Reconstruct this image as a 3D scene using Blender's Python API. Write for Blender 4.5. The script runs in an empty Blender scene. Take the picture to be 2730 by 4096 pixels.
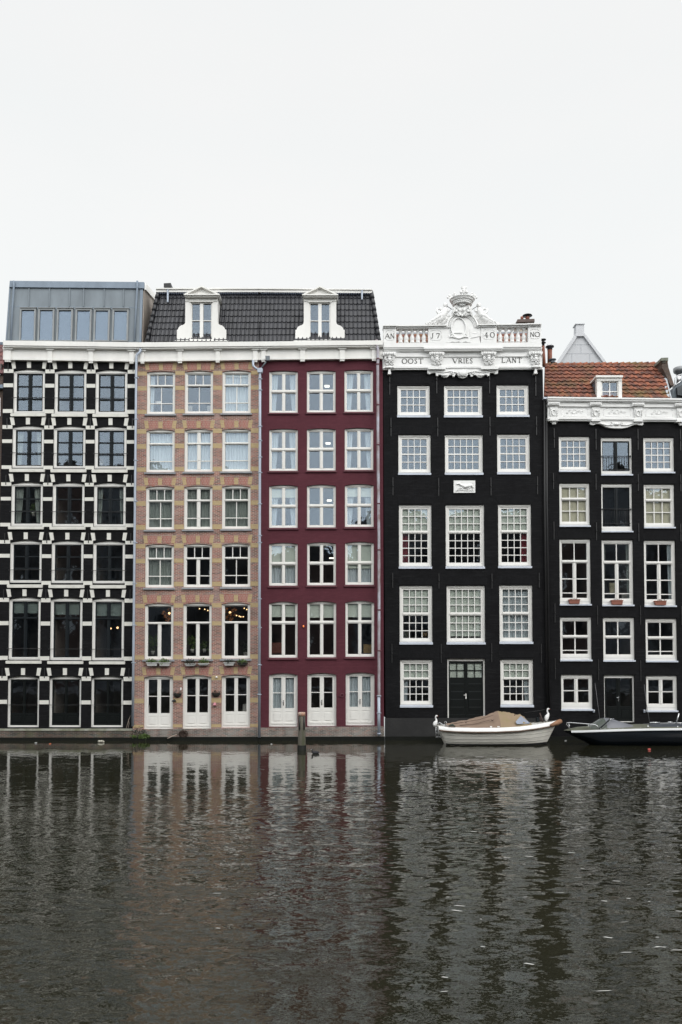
import bpy, math, random
from mathutils import Vector, geometry, noise as mn
random.seed(7)
R=math.radians; PI=math.pi
scene=bpy.context.scene
col=scene.collection
# ------------------------------------------------------------------ camera model
F=3200.0; PITCH=R(2.0); CY=-40.0; CH=3.5
PPY=2680-F*math.tan(PITCH)
def U(px,py,Y=0.0):
    dx=(px-1365)/F; dz=(PPY-py)/F
    ry=math.cos(PITCH)-dz*math.sin(PITCH); rz=math.sin(PITCH)+dz*math.cos(PITCH)
    t=(Y-CY)/ry
    return Vector((dx*t,Y,CH+rz*t))
M=0.0125  # metres per photo pixel on the facade plane
# ------------------------------------------------------------------ materials
def new_mat(name):
    m=bpy.data.materials.new(name); m.use_nodes=True
    nt=m.node_tree; b=nt.nodes['Principled BSDF']
    return m,nt,b
def L(nt,a,b): nt.links.new(a,b)
def rgb(c): return (c[0],c[1],c[2],1)
def mat(name,c,rough=0.6,var=0.12,scale=3.0,metal=0.0,bump=0.0,bscale=30,streak=0.0,spec=0.5,c2=None):
    m,nt,b=new_mat(name); n=nt.nodes
    b.inputs['Roughness'].default_value=rough; b.inputs['Metallic'].default_value=metal
    b.inputs['Specular IOR Level'].default_value=spec
    tc=n.new('ShaderNodeTexCoord')
    nz=n.new('ShaderNodeTexNoise'); nz.inputs['Scale'].default_value=scale; nz.inputs['Detail'].default_value=6; nz.inputs['Roughness'].default_value=0.65
    src=tc.outputs['Object']
    if streak:
        mp=n.new('ShaderNodeMapping'); mp.inputs['Scale'].default_value=(1,1,streak); L(nt,src,mp.inputs[0]); src=mp.outputs[0]
    L(nt,src,nz.inputs['Vector'])
    mx=n.new('ShaderNodeMix'); mx.data_type='RGBA'
    d=c2 if c2 else tuple(x*(1-3*var) for x in c)
    mr=n.new('ShaderNodeMapRange'); mr.inputs[1].default_value=0.35; mr.inputs[2].default_value=0.7
    L(nt,nz.outputs['Fac'],mr.inputs[0]); L(nt,mr.outputs[0],mx.inputs[0])
    mx.inputs[6].default_value=rgb(c); mx.inputs[7].default_value=rgb(d)
    L(nt,mx.outputs[2],b.inputs['Base Color'])
    if bump:
        n2=n.new('ShaderNodeTexNoise'); n2.inputs['Scale'].default_value=bscale; n2.inputs['Detail'].default_value=4
        L(nt,tc.outputs['Object'],n2.inputs['Vector'])
        bp=n.new('ShaderNodeBump'); bp.inputs['Strength'].default_value=bump; bp.inputs['Distance'].default_value=0.02
        L(nt,n2.outputs['Fac'],bp.inputs['Height']); L(nt,bp.outputs[0],b.inputs['Normal'])
    return m
def brick(name,c1,c2,mortar,w=0.22,h=0.065,ms=0.009,rough=0.85,var=0.35,patch=None,patchamt=0.5,vertical=False,bump=0.6,wear=None,spec=0.25):
    m,nt,b=new_mat(name); n=nt.nodes
    b.inputs['Roughness'].default_value=rough; b.inputs['Specular IOR Level'].default_value=spec
    tc=n.new('ShaderNodeTexCoord'); sp=n.new('ShaderNodeSeparateXYZ'); L(nt,tc.outputs['Object'],sp.inputs[0])
    ad=n.new('ShaderNodeMath'); ad.operation='ADD'; L(nt,sp.outputs[0],ad.inputs[0]); L(nt,sp.outputs[1],ad.inputs[1])
    cb=n.new('ShaderNodeCombineXYZ')
    if vertical: L(nt,sp.outputs[2],cb.inputs[0]); L(nt,ad.outputs[0],cb.inputs[1])
    else: L(nt,ad.outputs[0],cb.inputs[0]); L(nt,sp.outputs[2],cb.inputs[1])
    br=n.new('ShaderNodeTexBrick'); L(nt,cb.outputs[0],br.inputs['Vector'])
    br.inputs['Scale'].default_value=1; br.inputs['Brick Width'].default_value=w; br.inputs['Row Height'].default_value=h
    br.inputs['Mortar Size'].default_value=ms; br.inputs['Mortar Smooth'].default_value=0.3; br.inputs['Bias'].default_value=0.0
    br.inputs['Color1'].default_value=rgb(c1); br.inputs['Color2'].default_value=rgb(c2); br.inputs['Mortar'].default_value=rgb(mortar)
    nz=n.new('ShaderNodeTexNoise'); nz.inputs['Scale'].default_value=0.9; nz.inputs['Detail'].default_value=8; nz.inputs['Roughness'].default_value=0.7
    L(nt,tc.outputs['Object'],nz.inputs['Vector'])
    mr=n.new('ShaderNodeMapRange'); mr.inputs[1].default_value=0.3; mr.inputs[2].default_value=0.7; mr.inputs[3].default_value=1-var; mr.inputs[4].default_value=1+var
    L(nt,nz.outputs['Fac'],mr.inputs[0])
    ml=n.new('ShaderNodeMix'); ml.data_type='RGBA'; ml.blend_type='MULTIPLY'; ml.inputs[0].default_value=1
    L(nt,br.outputs['Color'],ml.inputs[6]); L(nt,mr.outputs[0],ml.inputs[7])
    out=ml.outputs[2]
    if patch:
        n3=n.new('ShaderNodeTexNoise'); n3.inputs['Scale'].default_value=1.7; n3.inputs['Detail'].default_value=7; n3.inputs['Roughness'].default_value=0.7
        L(nt,tc.outputs['Object'],n3.inputs['Vector'])
        m3=n.new('ShaderNodeMapRange'); m3.inputs[1].default_value=0.48; m3.inputs[2].default_value=0.68; m3.inputs[4].default_value=patchamt
        L(nt,n3.outputs['Fac'],m3.inputs[0])
        mm=n.new('ShaderNodeMix'); mm.data_type='RGBA'; L(nt,m3.outputs[0],mm.inputs[0]); L(nt,out,mm.inputs[6]); mm.inputs[7].default_value=rgb(patch)
        out=mm.outputs[2]
    if wear:
        # horizontal paint wear on courses
        mp=n.new('ShaderNodeMapping'); mp.inputs['Scale'].default_value=(1.5,1.5,16); L(nt,tc.outputs['Object'],mp.inputs[0])
        n4=n.new('ShaderNodeTexNoise'); n4.inputs['Scale'].default_value=1.0; n4.inputs['Detail'].default_value=5; n4.inputs['Roughness'].default_value=0.75
        L(nt,mp.outputs[0],n4.inputs['Vector'])
        m4=n.new('ShaderNodeMapRange'); m4.inputs[1].default_value=0.52; m4.inputs[2].default_value=0.75; m4.inputs[4].default_value=0.8
        L(nt,n4.outputs['Fac'],m4.inputs[0])
        mm=n.new('ShaderNodeMix'); mm.data_type='RGBA'; L(nt,m4.outputs[0],mm.inputs[0]); L(nt,out,mm.inputs[6]); mm.inputs[7].default_value=rgb(wear)
        out=mm.outputs[2]
    L(nt,out,b.inputs['Base Color'])
    bp=n.new('ShaderNodeBump'); bp.inputs['Strength'].default_value=bump; bp.inputs['Distance'].default_value=0.01; bp.invert=True
    L(nt,br.outputs['Fac'],bp.inputs['Height']); L(nt,bp.outputs[0],b.inputs['Normal'])
    return m
def glass(name,refl=0.09,tint=(0.70,0.83,1.0),trans=0.975,wob=0.004):
    m=bpy.data.materials.new(name); m.use_nodes=True; nt=m.node_tree; n=nt.nodes
    for x in list(n): n.remove(x)
    o=n.new('ShaderNodeOutputMaterial'); mx=n.new('ShaderNodeMixShader'); t=n.new('ShaderNodeBsdfTransparent'); g=n.new('ShaderNodeBsdfGlossy')
    t.inputs[0].default_value=(trans,trans,trans*0.98,1); g.inputs['Color'].default_value=rgb(tint); g.inputs['Roughness'].default_value=0.01
    fr=n.new('ShaderNodeFresnel'); gb=n.new('ShaderNodeNewGeometry'); io=n.new('ShaderNodeMapRange'); io.inputs[3].default_value=1.5; io.inputs[4].default_value=1/1.5
    L(nt,gb.outputs['Backfacing'],io.inputs[0]); L(nt,io.outputs[0],fr.inputs[0])  # thin sheet: same reflectance from both sides
    ad=n.new('ShaderNodeMath'); ad.operation='ADD'; ad.use_clamp=True; L(nt,fr.outputs[0],ad.inputs[0]); ad.inputs[1].default_value=refl-0.04
    L(nt,ad.outputs[0],mx.inputs[0]); L(nt,t.outputs[0],mx.inputs[1]); L(nt,g.outputs[0],mx.inputs[2]); L(nt,mx.outputs[0],o.inputs[0])
    tc=n.new('ShaderNodeTexCoord'); nz=n.new('ShaderNodeTexNoise'); nz.inputs['Scale'].default_value=2.2; nz.inputs['Detail'].default_value=2
    ge=n.new('ShaderNodeNewGeometry'); L(nt,ge.outputs['Position'],nz.inputs['Vector'])
    bp=n.new('ShaderNodeBump'); bp.inputs['Strength'].default_value=1.0; bp.inputs['Distance'].default_value=wob
    L(nt,nz.outputs['Fac'],bp.inputs['Height']); L(nt,bp.outputs[0],g.inputs['Normal'])
    return m
def emit(name,c,s):
    m=bpy.data.materials.new(name); m.use_nodes=True; b=m.node_tree.nodes['Principled BSDF']
    b.inputs['Base Color'].default_value=rgb(c); b.inputs['Emission Color'].default_value=rgb(c); b.inputs['Emission Strength'].default_value=s
    return m
def tinted(name,c,c2,rough,moss=None,streaks=None,spec=0.5):
    """per-tile tint from the attribute 'tint' mixes c..c2"""
    m,nt,b=new_mat(name); n=nt.nodes; b.inputs['Roughness'].default_value=rough; b.inputs['Specular IOR Level'].default_value=spec
    at=n.new('ShaderNodeAttribute'); at.attribute_name='tint'
    mx=n.new('ShaderNodeMix'); mx.data_type='RGBA'; L(nt,at.outputs['Fac'],mx.inputs[0]); mx.inputs[6].default_value=rgb(c); mx.inputs[7].default_value=rgb(c2)
    out=mx.outputs[2]
    tc=n.new('ShaderNodeTexCoord')
    for spec_ in ([moss] if moss else [])+([streaks] if streaks else []):
        cc,sc,lo,hi,amt=spec_
        mp=n.new('ShaderNodeMapping'); mp.inputs['Scale'].default_value=sc; L(nt,tc.outputs['Object'],mp.inputs[0])
        nz=n.new('ShaderNodeTexNoise'); nz.inputs['Scale'].default_value=1; nz.inputs['Detail'].default_value=5; L(nt,mp.outputs[0],nz.inputs['Vector'])
        mr=n.new('ShaderNodeMapRange'); mr.inputs[1].default_value=lo; mr.inputs[2].default_value=hi; mr.inputs[4].default_value=amt; L(nt,nz.outputs['Fac'],mr.inputs[0])
        m2=n.new('ShaderNodeMix'); m2.data_type='RGBA'; L(nt,mr.outputs[0],m2.inputs[0]); L(nt,out,m2.inputs[6]); m2.inputs[7].default_value=rgb(cc)
        out=m2.outputs[2]
    L(nt,out,b.inputs['Base Color'])
    return m

WHITE=mat('white_paint',(0.79,0.78,0.75),0.45,0.04,1.2,streak=0.4)
WHITE2=mat('bright_white_paint',(0.80,0.80,0.79),0.5,0.03,2.0,bump=0.15)
CREAM=mat('cream_paint',(0.78,0.77,0.735),0.5,0.035,1.5,streak=0.5)
SILLW=mat('bluish_white_sill',(0.56,0.60,0.68),0.5,0.05,3)
STONEW=mat('painted_white_stone',(0.70,0.69,0.64),0.7,0.06,4,bump=0.2)
STONEG=mat('grey_hardstone',(0.30,0.31,0.33),0.7,0.08,5,bump=0.2)
DARKF=mat('dark_blue_grey_paint',(0.011,0.015,0.018),0.5,0.1,3,spec=.2)
DARKD=mat('black_green_door_paint',(0.0035,0.0055,0.0055),0.4,0.1,3,spec=.3)
IRON=mat('black_iron',(0.012,0.012,0.013),0.5,0.1,8)
ZINC=mat('zinc_sheet',(0.20,0.23,0.255),0.6,0.09,1.4,metal=0.0,streak=0.25,spec=.2)
ZINCB=mat('zinc_blue',(0.21,0.255,0.31),0.6,0.07,1.4,metal=0.0,streak=0.25,spec=.2)
PIPE=mat('galvanised_pipe',(0.42,0.47,0.55),0.5,0.08,2.5,metal=0.3,streak=0.3)
PIPER=mat('weathered_pipe',(0.46,0.47,0.54),0.6,0.15,2.2,streak=0.5,c2=(0.16,0.08,0.06))
BEIGE=mat('beige_panel',(0.42,0.37,0.32),0.7,0.15,1.0,streak=0.3,c2=(0.12,0.10,0.09))
BLACKB=brick('black_painted_brick',(0.0085,0.0085,0.0098),(0.006,0.006,0.007),(0.004,0.004,0.0045),ms=0.007,var=0.35,wear=(0.021,0.0215,0.0225),spec=.15)
BLACKV=brick('black_upright_brick',(0.010,0.010,0.0115),(0.007,0.007,0.008),(0.004,0.004,0.0045),spec=.15,vertical=True,ms=0.006,var=0.2)
REDB=brick('dark_red_painted_brick',(0.098,0.026,0.037),(0.086,0.022,0.032),(0.07,0.018,0.026),ms=0.006,var=0.12,wear=(0.115,0.034,0.045))
REDP=mat('dark_red_paint',(0.125,0.035,0.048),0.6,0.08,3)
MIXB=brick('pink_red_brick',(0.35,0.135,0.10),(0.14,0.07,0.06),(0.42,0.38,0.33),ms=0.011,var=0.28,patch=(0.33,0.25,0.24),patchamt=0.6)
MIXV=brick('upright_red_brick',(0.36,0.13,0.10),(0.30,0.115,0.09),(0.42,0.34,0.30),ms=0.010,var=0.15,vertical=True,patch=(0.36,0.26,0.24),patchamt=0.3)
YELB=brick('yellow_brick',(0.48,0.355,0.19),(0.40,0.30,0.165),(0.48,0.40,0.26),ms=0.008,var=0.2,patch=(0.46,0.40,0.28),patchamt=0.4)
QUAYB=brick('weathered_quay_brick',(0.26,0.15,0.12),(0.12,0.11,0.10),(0.30,0.29,0.27),ms=0.012,var=0.6,patch=(0.26,0.25,0.23),patchamt=0.9,wear=(0.09,0.09,0.065))
QUAYD=brick('dark_mossy_quay_brick',(0.12,0.07,0.055),(0.045,0.045,0.04),(0.15,0.145,0.13),ms=0.012,var=0.7,patch=(0.09,0.095,0.045),patchamt=0.55)
BROWNB=brick('brown_brick',(0.12,0.075,0.055),(0.085,0.06,0.05),(0.14,0.13,0.12),var=0.3)
TIDE=mat('wet_algae_timber',(0.006,0.007,0.005),0.6,0.1,6,bump=0.4,spec=.2)
GLASS=glass('window_glass')
GLASSU=glass('roof_glass',0.10,(0.62,0.78,1.0),0.85,0.002)
INT=mat('room_plaster',(0.17,0.155,0.145),0.9,0.1,0.8)
CURT=mat('pale_curtain',(0.46,0.535,0.60),0.9,0.05,2)
CURTG=mat('grey_green_curtain',(0.24,0.28,0.275),0.9,0.08,2)
CURTR=mat('red_curtain',(0.20,0.022,0.035),0.9,0.08,2)
BLIND=mat('greenish_roller_blind',(0.52,0.59,0.56),0.8,0.04,1.5)
BLINDY=mat('yellowish_roller_blind',(0.54,0.53,0.43),0.8,0.05,1.5)
TILEB=tinted('black_glazed_tile',(0.013,0.0135,0.017),(0.024,0.025,0.031),0.38,streaks=((0.45,0.45,0.46),(9,1,1.6),0.70,0.76,0.55))
TILER=tinted('orange_red_pantile',(0.275,0.095,0.052),(0.12,0.05,0.038),0.9,moss=((0.12,0.10,0.035),(0.9,0.9,0.9),0.50,0.68,0.75),streaks=((0.04,0.028,0.025),(3.5,3.5,3.5),0.50,0.68,0.85))
BLINDG=mat('dull_teal_blind',(0.13,0.17,0.17),0.8,0.05,1.5)
TERRA=mat('terracotta',(0.30,0.115,0.08),0.8,0.08,5)
LEAF=mat('green_leaves',(0.10,0.16,0.035),0.6,0.15,9,c2=(0.05,0.09,0.02))
LEAFD=mat('dull_leaves',(0.035,0.045,0.03),0.6,0.15,9)
PLASW=mat('pale_grey_plastic',(0.50,0.50,0.49),0.5,0.06,5)
DARKP=mat('dark_wicker',(0.02,0.018,0.015),0.8,0.1,20,bump=0.5)
STEEL=mat('stainless_steel',(0.62,0.63,0.64),0.22,0.03,5,metal=0.9)
# ------------------------------------------------------------------ object helpers
ORG={}
def tag(o,label=None,cat=None,group=None,kind=None):
    if label: o['label']=label
    if cat: o['category']=cat
    if group: o['group']=group
    if kind: o['kind']=kind
    return o
def empty(name,loc,label,cat,group=None):
    o=bpy.data.objects.new(name,None); col.objects.link(o); o.location=loc; o.empty_display_size=0.3
    ORG[o.name]=Vector(loc); return tag(o,label,cat,group)
class MB:
    def __init__(s): s.v=[]; s.f=[]; s.t=[]; s.sm=[]
    def add(s,vs,fs,tint=None,sm=None):
        b=len(s.v); s.v+= [tuple(v) for v in vs]; s.f+=[tuple(b+i for i in f) for f in fs]
        s.t+=[tint if tint is not None else 0.0]*len(fs); s.sm+=[sm]*len(fs)
    def box(s,x0,x1,y0,y1,z0,z1):
        if x0>x1:x0,x1=x1,x0
        if y0>y1:y0,y1=y1,y0
        if z0>z1:z0,z1=z1,z0
        s.add([(x0,y0,z0),(x1,y0,z0),(x1,y1,z0),(x0,y1,z0),(x0,y0,z1),(x1,y0,z1),(x1,y1,z1),(x0,y1,z1)],
              [(0,1,5,4),(1,2,6,5),(2,3,7,6),(3,0,4,7),(4,5,6,7),(3,2,1,0)],None,False)
        return s
    def poly(s,pts,y0,y1,bev=0.0):
        """extrude xz polygon (list of (x,z)) from front y0 to back y1"""
        n=len(pts)
        tri=geometry.tessellate_polygon([[Vector((p[0],p[1],0)) for p in pts]])
        vs=[(p[0],y0,p[1]) for p in pts]+[(p[0],y1,p[1]) for p in pts]
        fs=[tuple(t) for t in tri]+[tuple(n+i for i in reversed(t)) for t in tri]
        fs+=[(i,(i+1)%n,n+(i+1)%n,n+i) for i in range(n)]
        s.add(vs,fs,None,False); return s
    def ppoly(s,pp,yf,yb,dy=None):
        """px polygon placed at depth yf (dy: function py->extra depth)"""
        f=[];b=[]
        for (x,y) in pp:
            o=dy(y) if dy else 0
            p=U(x,y,yf+o); f.append(p); b.append(Vector((p.x,yb+o,p.z)))
        n=len(pp); tri=geometry.tessellate_polygon([[Vector((p.x,p.z,0)) for p in f]])
        fs=[tuple(t) for t in tri]+[tuple(n+i for i in reversed(t)) for t in tri]+[(i,(i+1)%n,n+(i+1)%n,n+i) for i in range(n)]
        s.add(f+b,fs,None,False); return s
    def tube(s,pts,rad,seg=8,cap=True,sx=1.0,sy=1.0):
        pts=[Vector(p) for p in pts]; n=len(pts)
        if not isinstance(rad,(list,tuple)): rad=[rad]*n
        vs=[];up=None
        for i,p in enumerate(pts):
            d=(pts[min(i+1,n-1)]-pts[max(i-1,0)]).normalized()
            if up is None:
                up=Vector((0,1,0)) if abs(d.y)<0.9 else Vector((1,0,0))
            a=(up-d*up.dot(d)).normalized(); up=a; b=d.cross(a)
            for k in range(seg):
                t=2*PI*k/seg; vs.append(p+(a*math.cos(t)*sx+b*math.sin(t)*sy)*rad[i])
        fs=[]
        for i in range(n-1):
            for k in range(seg):
                fs.append((i*seg+k,i*seg+(k+1)%seg,(i+1)*seg+(k+1)%seg,(i+1)*seg+k))
        if cap: fs.append(tuple(reversed(range(seg)))); fs.append(tuple((n-1)*seg+k for k in range(seg)))
        s.add(vs,fs,None,True); return s
    def ball(s,c,rx,ry,rz,u=10,v=7):
        vs=[];fs=[]
        for j in range(v+1):
            ph=PI*j/v
            for i in range(u):
                th=2*PI*i/u
                vs.append((c[0]+rx*math.sin(ph)*math.cos(th),c[1]+ry*math.sin(ph)*math.sin(th),c[2]+rz*math.cos(ph)))
        for j in range(v):
            for i in range(u):
                fs.append((j*u+i,(j+1)*u+i,(j+1)*u+(i+1)%u,j*u+(i+1)%u))
        s.add(vs,fs,None,True); return s
    def lathe(s,c,prof,seg=14):
        vs=[];fs=[]
        for (r,z) in prof:
            for k in range(seg):
                t=2*PI*k/seg; vs.append((c[0]+r*math.cos(t),c[1]+r*math.sin(t),c[2]+z))
        n=len(prof)
        for j in range(n-1):
            for k in range(seg): fs.append((j*seg+k,j*seg+(k+1)%seg,(j+1)*seg+(k+1)%seg,(j+1)*seg+k))
        fs.append(tuple(reversed(range(seg)))); fs.append(tuple((n-1)*seg+k for k in range(seg)))
        s.add(vs,fs,None,True); return s
    def build(s,name,m,parent=None,smooth=False,origin=None,tint=False,bevel=0.0):
        if not s.v: return None
        xs=[v[0] for v in s.v]; ys=[v[1] for v in s.v]; zs=[v[2] for v in s.v]
        o0=Vector(origin) if origin is not None else Vector(((min(xs)+max(xs))/2,(min(ys)+max(ys))/2,min(zs)))
        me=bpy.data.meshes.new(name); me.from_pydata([(v[0]-o0.x,v[1]-o0.y,v[2]-o0.z) for v in s.v],[],s.f); me.update()
        if tint:
            a=me.attributes.new('tint','FLOAT','FACE')
            a.data.foreach_set('value',s.t)
        for p,q_ in zip(me.polygons,s.sm): p.use_smooth=(smooth if q_ is None else q_)
        me.materials.append(m)
        import bmesh
        bm=bmesh.new(); bm.from_mesh(me); bmesh.ops.recalc_face_normals(bm,faces=bm.faces); bm.to_mesh(me); bm.free()
        o=bpy.data.objects.new(name,me); col.objects.link(o)
        ORG[o.name]=o0
        if parent is not None:
            o.parent=parent; o.location=o0-ORG[parent.name]
        else: o.location=o0
        if bevel:
            md=o.modifiers.new('bevel','BEVEL'); md.width=bevel; md.segments=2; md.limit_method='ANGLE'
        return o
def arcpts(x0,x1,zs,rise,n=10):
    """segmental arch from right spring to left spring"""
    return [(x1+(x0-x1)*i/n, zs+rise*(1-(2*i/n-1)**2)) for i in range(0,n+1)] if rise>0 else [(x1,zs),(x0,zs)]
def opening(q,rise=0):
    """q=(xl,xr,ytop,ybot) in photo px -> world x0,x1,z0,z1,rise"""
    xl,xr,yt,yb=q; ym=(yt+yb)/2
    x0=U(xl,ym).x; x1=U(xr,ym).x; z1=U((xl+xr)/2,yt).z; z0=U((xl+xr)/2,yb).z
    return x0,x1,z0,z1,rise*M
def hole(o):
    x0,x1,z0,z1,r=o
    return [(x0,z0),(x1,z0)]+arcpts(x0,x1,z1-r,r)
def wall(outer,holes,m,parent,name='wall',yf=0.0,reveal=0.3,back=7.0):
    """outer: px polygon"""
    ow=[(U(x,y,yf).x,U(x,y,yf).z) for x,y in outer]
    loops=[ow]+holes
    flat=[p for l in loops for p in l]
    tri=geometry.tessellate_polygon([[Vector((p[0],p[1],0)) for p in l] for l in loops])
    mb=MB(); mb.add([(p[0],yf,p[1]) for p in flat],[tuple(t) for t in tri])
    for l in holes:
        n=len(l); mb.add([(p[0],yf,p[1]) for p in l]+[(p[0],yf+reveal,p[1]) for p in l],[(i,(i+1)%n,n+(i+1)%n,n+i) for i in range(n)])
    n=len(ow); mb.add([(p[0],yf,p[1]) for p in ow]+[(p[0],back,p[1]) for p in ow],[(i,(i+1)%n,n+(i+1)%n,n+i) for i in range(n)])
    mb.add([(p[0],back,p[1]) for p in ow],[tuple(reversed(range(n)))])
    # weld happens implicitly through recalculated normals being per island; keep faces outward
    xs=[p[0] for p in ow]; zs=[p[1] for p in ow]
    return mb.build(name,m,parent)
def interior(parent,px0,px1,levels,ytop,ybot,part=None):
    """rooms behind the windows: floors, party walls, back wall"""
    x0=U(px0,2000).x+0.12; x1=U(px1,2000).x-0.12; zt=U(0,ytop).z; zb=U(0,ybot).z
    mb=MB(); mb.box(x0,x1,4.2,4.3,zb,zt); mb.box(x0-0.06,x0,0.32,4.19,zb,zt); mb.box(x1,x1+0.06,0.32,4.19,zb,zt)
    for y in levels:
        z=U(0,y).z; mb.box(x0+0.005,x1-0.005,0.31,4.195,z-0.15,z+0.1)
    for p in (part or []):
        x=U(p,2000).x; mb.box(x-0.05,x+0.05,0.9,4.19,zb+.01,zt-.01)
    return mb.build('interior',INT,parent)
def curtain(mb,x0,x1,z0,z1,y=0.38,amp=0.03,per=0.13,taper=0.0,side=0):
    n=max(6,int(abs(x1-x0)/per*6)); rows=4; vs=[];fs=[]
    for j in range(rows+1):
        v=j/rows
        for i in range(n+1):
            u=i/n; x=x0+(x1-x0)*u
            if taper:
                k=1-taper*(1-v)**1.3
                x=(x0+(x-x0)*k) if side<0 else (x1-(x1-x)*k)
            ph=2*PI*(x1-x0)*u/per
            vs.append((x,y+amp*math.sin(ph+0.6*math.sin(ph*0.37))*(0.7+0.3*v),z0+(z1-z0)*v))
    for j in range(rows):
        for i in range(n): fs.append((j*(n+1)+i,j*(n+1)+i+1,(j+1)*(n+1)+i+1,(j+1)*(n+1)+i))
    mb.add(vs,fs)
def window(house,q,rise,cas,rows,trans=(),mull=3,sash=0,sashm=None,frame=WHITE,sill=None,content='',glassm=None,yo=0.0,bars=(),barm=None,label=None,mrow=None,lead=True):
    """cas=(side,top,bottom) px. rows=[(weight,ncols[,mullpx])] from the top."""
    o=opening(q,rise); x0,x1,z0,z1,r=o
    cs,ct,cb=[c*M for c in cas]
    Y0=0.10+yo
    mb=MB()
    ins=min(cs*0.5,0.06)
    # outer casing
    mb.box(x0,x0+cs,Y0,Y0+0.1,z0+cb,z1-ct); mb.box(x1-cs,x1,Y0,Y0+0.1,z0+cb,z1-ct); mb.box(x0,x1,Y0-0.004,Y0+0.1,z0,z0+cb)
    mb.poly([(x0,z1-ct),(x1,z1-ct)]+arcpts(x0,x1,z1-r,r),Y0-0.004,Y0+0.1)
    # raised outer bead
    bw=min(cs*0.38,0.05)
    mb.box(x0,x0+bw,Y0-0.03,Y0-0.006,z0+0.02,z1-r-0.01); mb.box(x1-bw,x1,Y0-0.03,Y0-0.006,z0+0.02,z1-r-0.01)
    if cb>0.12: mb.box(x0+cs*0.5,x1-cs*0.5,Y0-0.02,Y0-0.005,z0+cb*0.62,z0+cb*0.74)
    if ct>0.12: mb.box(x0+bw+0.002,x1-bw-0.002,Y0-0.035,Y0-0.005,z1-ct*0.62-r*0.3,z1-ct*0.40-r*0.3)
    w=mb.build('window',frame,house)
    if label: w['label']=label
    gx0=x0+cs;gx1=x1-cs;gz0=z0+cb;gz1=z1-ct
    sm=sashm or frame; sb=MB()
    s=sash*M
    if s>0:
        sb.box(gx0+.001,gx0+s,Y0+0.03,Y0+0.08,gz0+.001,gz1-.001); sb.box(gx1-s,gx1-.001,Y0+0.03,Y0+0.08,gz0+.001,gz1-.001)
        sb.box(gx0+s,gx1-s,Y0+0.03,Y0+0.08,gz0+.001,gz0+s*1.1); sb.box(gx0+s,gx1-s,Y0+0.03,Y0+0.08,gz1-s,gz1-.001)
    ax0=gx0+s;ax1=gx1-s;az0=gz0+s*1.1;az1=gz1-s
    tot=sum(rw[0] for rw in rows); th=[t*M for t in trans]+[3*M]*(len(rows)-1-len(trans)); th=th[:len(rows)-1]
    H=(az1-az0)-sum(th); z=az1; info=[]
    for i,rw in enumerate(rows):
        h=H*rw[0]/tot; zb=z-h; n=rw[1]; mw=(rw[2] if len(rw)>2 else mull)*M
        for k in range(1,n):
            xc=ax0+(ax1-ax0)*k/n
            wide=mw>0.1
            sb.box(xc-mw/2,xc+mw/2,Y0+(0.02 if wide else 0.045),Y0+0.078,zb+.0005,z-.0005)
            if wide: sb.box(xc-mw*0.16,xc+mw*0.16,Y0-0.012,Y0+0.0195,zb+.001,z-.001)
        info.append((zb,z))
        if i<len(rows)-1:
            wide=th[i]>0.08
            sb.box(ax0+.001,ax1-.001,Y0+(0.012 if wide else 0.042),Y0+0.079,zb-th[i],zb)
            if wide: sb.box(ax0-0.01,ax1+0.01,Y0-0.028,Y0+0.0115,zb-th[i]*0.72,zb-th[i]*0.28)
            z=zb-th[i]
    sb.build('sash',sm,w)
    g=MB(); g.box(gx0+.002,gx1-.002,Y0+0.086,Y0+0.09,gz0+.002,gz1-.002); g.build('pane',glassm or GLASS,w)
    if sill:
        kind,ov,h=sill[:3]; ov*=M;h*=M; dp=sill[3] if len(sill)>3 else 0.07
        mm={'w':SILLW,'s':STONEG,'r':REDP,'v':STONEW}[kind]
        sb=MB(); sz=z0-0.002 if kind!='w' else z0+h
        # sloped top sill
        a=x0-ov;b=x1+ov
        if kind=='w':
            sb.add([(a,-dp,z0),(b,-dp,z0),(b,-dp,z0+h*.8),(a,-dp,z0+h*.8),(a,Y0-0.035,z0),(b,Y0-0.035,z0),(b,Y0-0.035,z0+h),(a,Y0-0.035,z0+h)],
               [(0,1,2,3),(3,2,6,7),(7,6,5,4),(0,3,7,4),(1,5,6,2),(0,4,5,1)])
        else:
            zt=z0-0.003; zb=z0-h
            sb.add([(a,-dp,zb),(b,-dp,zb),(b,-dp,zb+h*.7),(a,-dp,zb+h*.7),(a,0.05,zb),(b,0.05,zb),(b,0.05,zt),(a,0.05,zt)],
               [(0,1,2,3),(3,2,6,7),(7,6,5,4),(0,3,7,4),(1,5,6,2),(0,4,5,1)])
        sb.build('sill',mm,w)
    # guard bars
    if bars:
        bb=MB()
        for by in bars:
            zz=U(q[0],by).z
            bb.tube([(x0-0.05,-0.01,zz),(x1+0.05,-0.01,zz)],0.014,6); bb.box(x0-0.06,x0-0.03,-0.02,0.02,zz-0.03,zz+0.03); bb.box(x1+0.03,x1+0.06,-0.02,0.02,zz-0.03,zz+0.03)
        bb.build('guard_bar',barm or IRON,w)
    W=gx1-gx0; Hh=gz1-gz0
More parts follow.
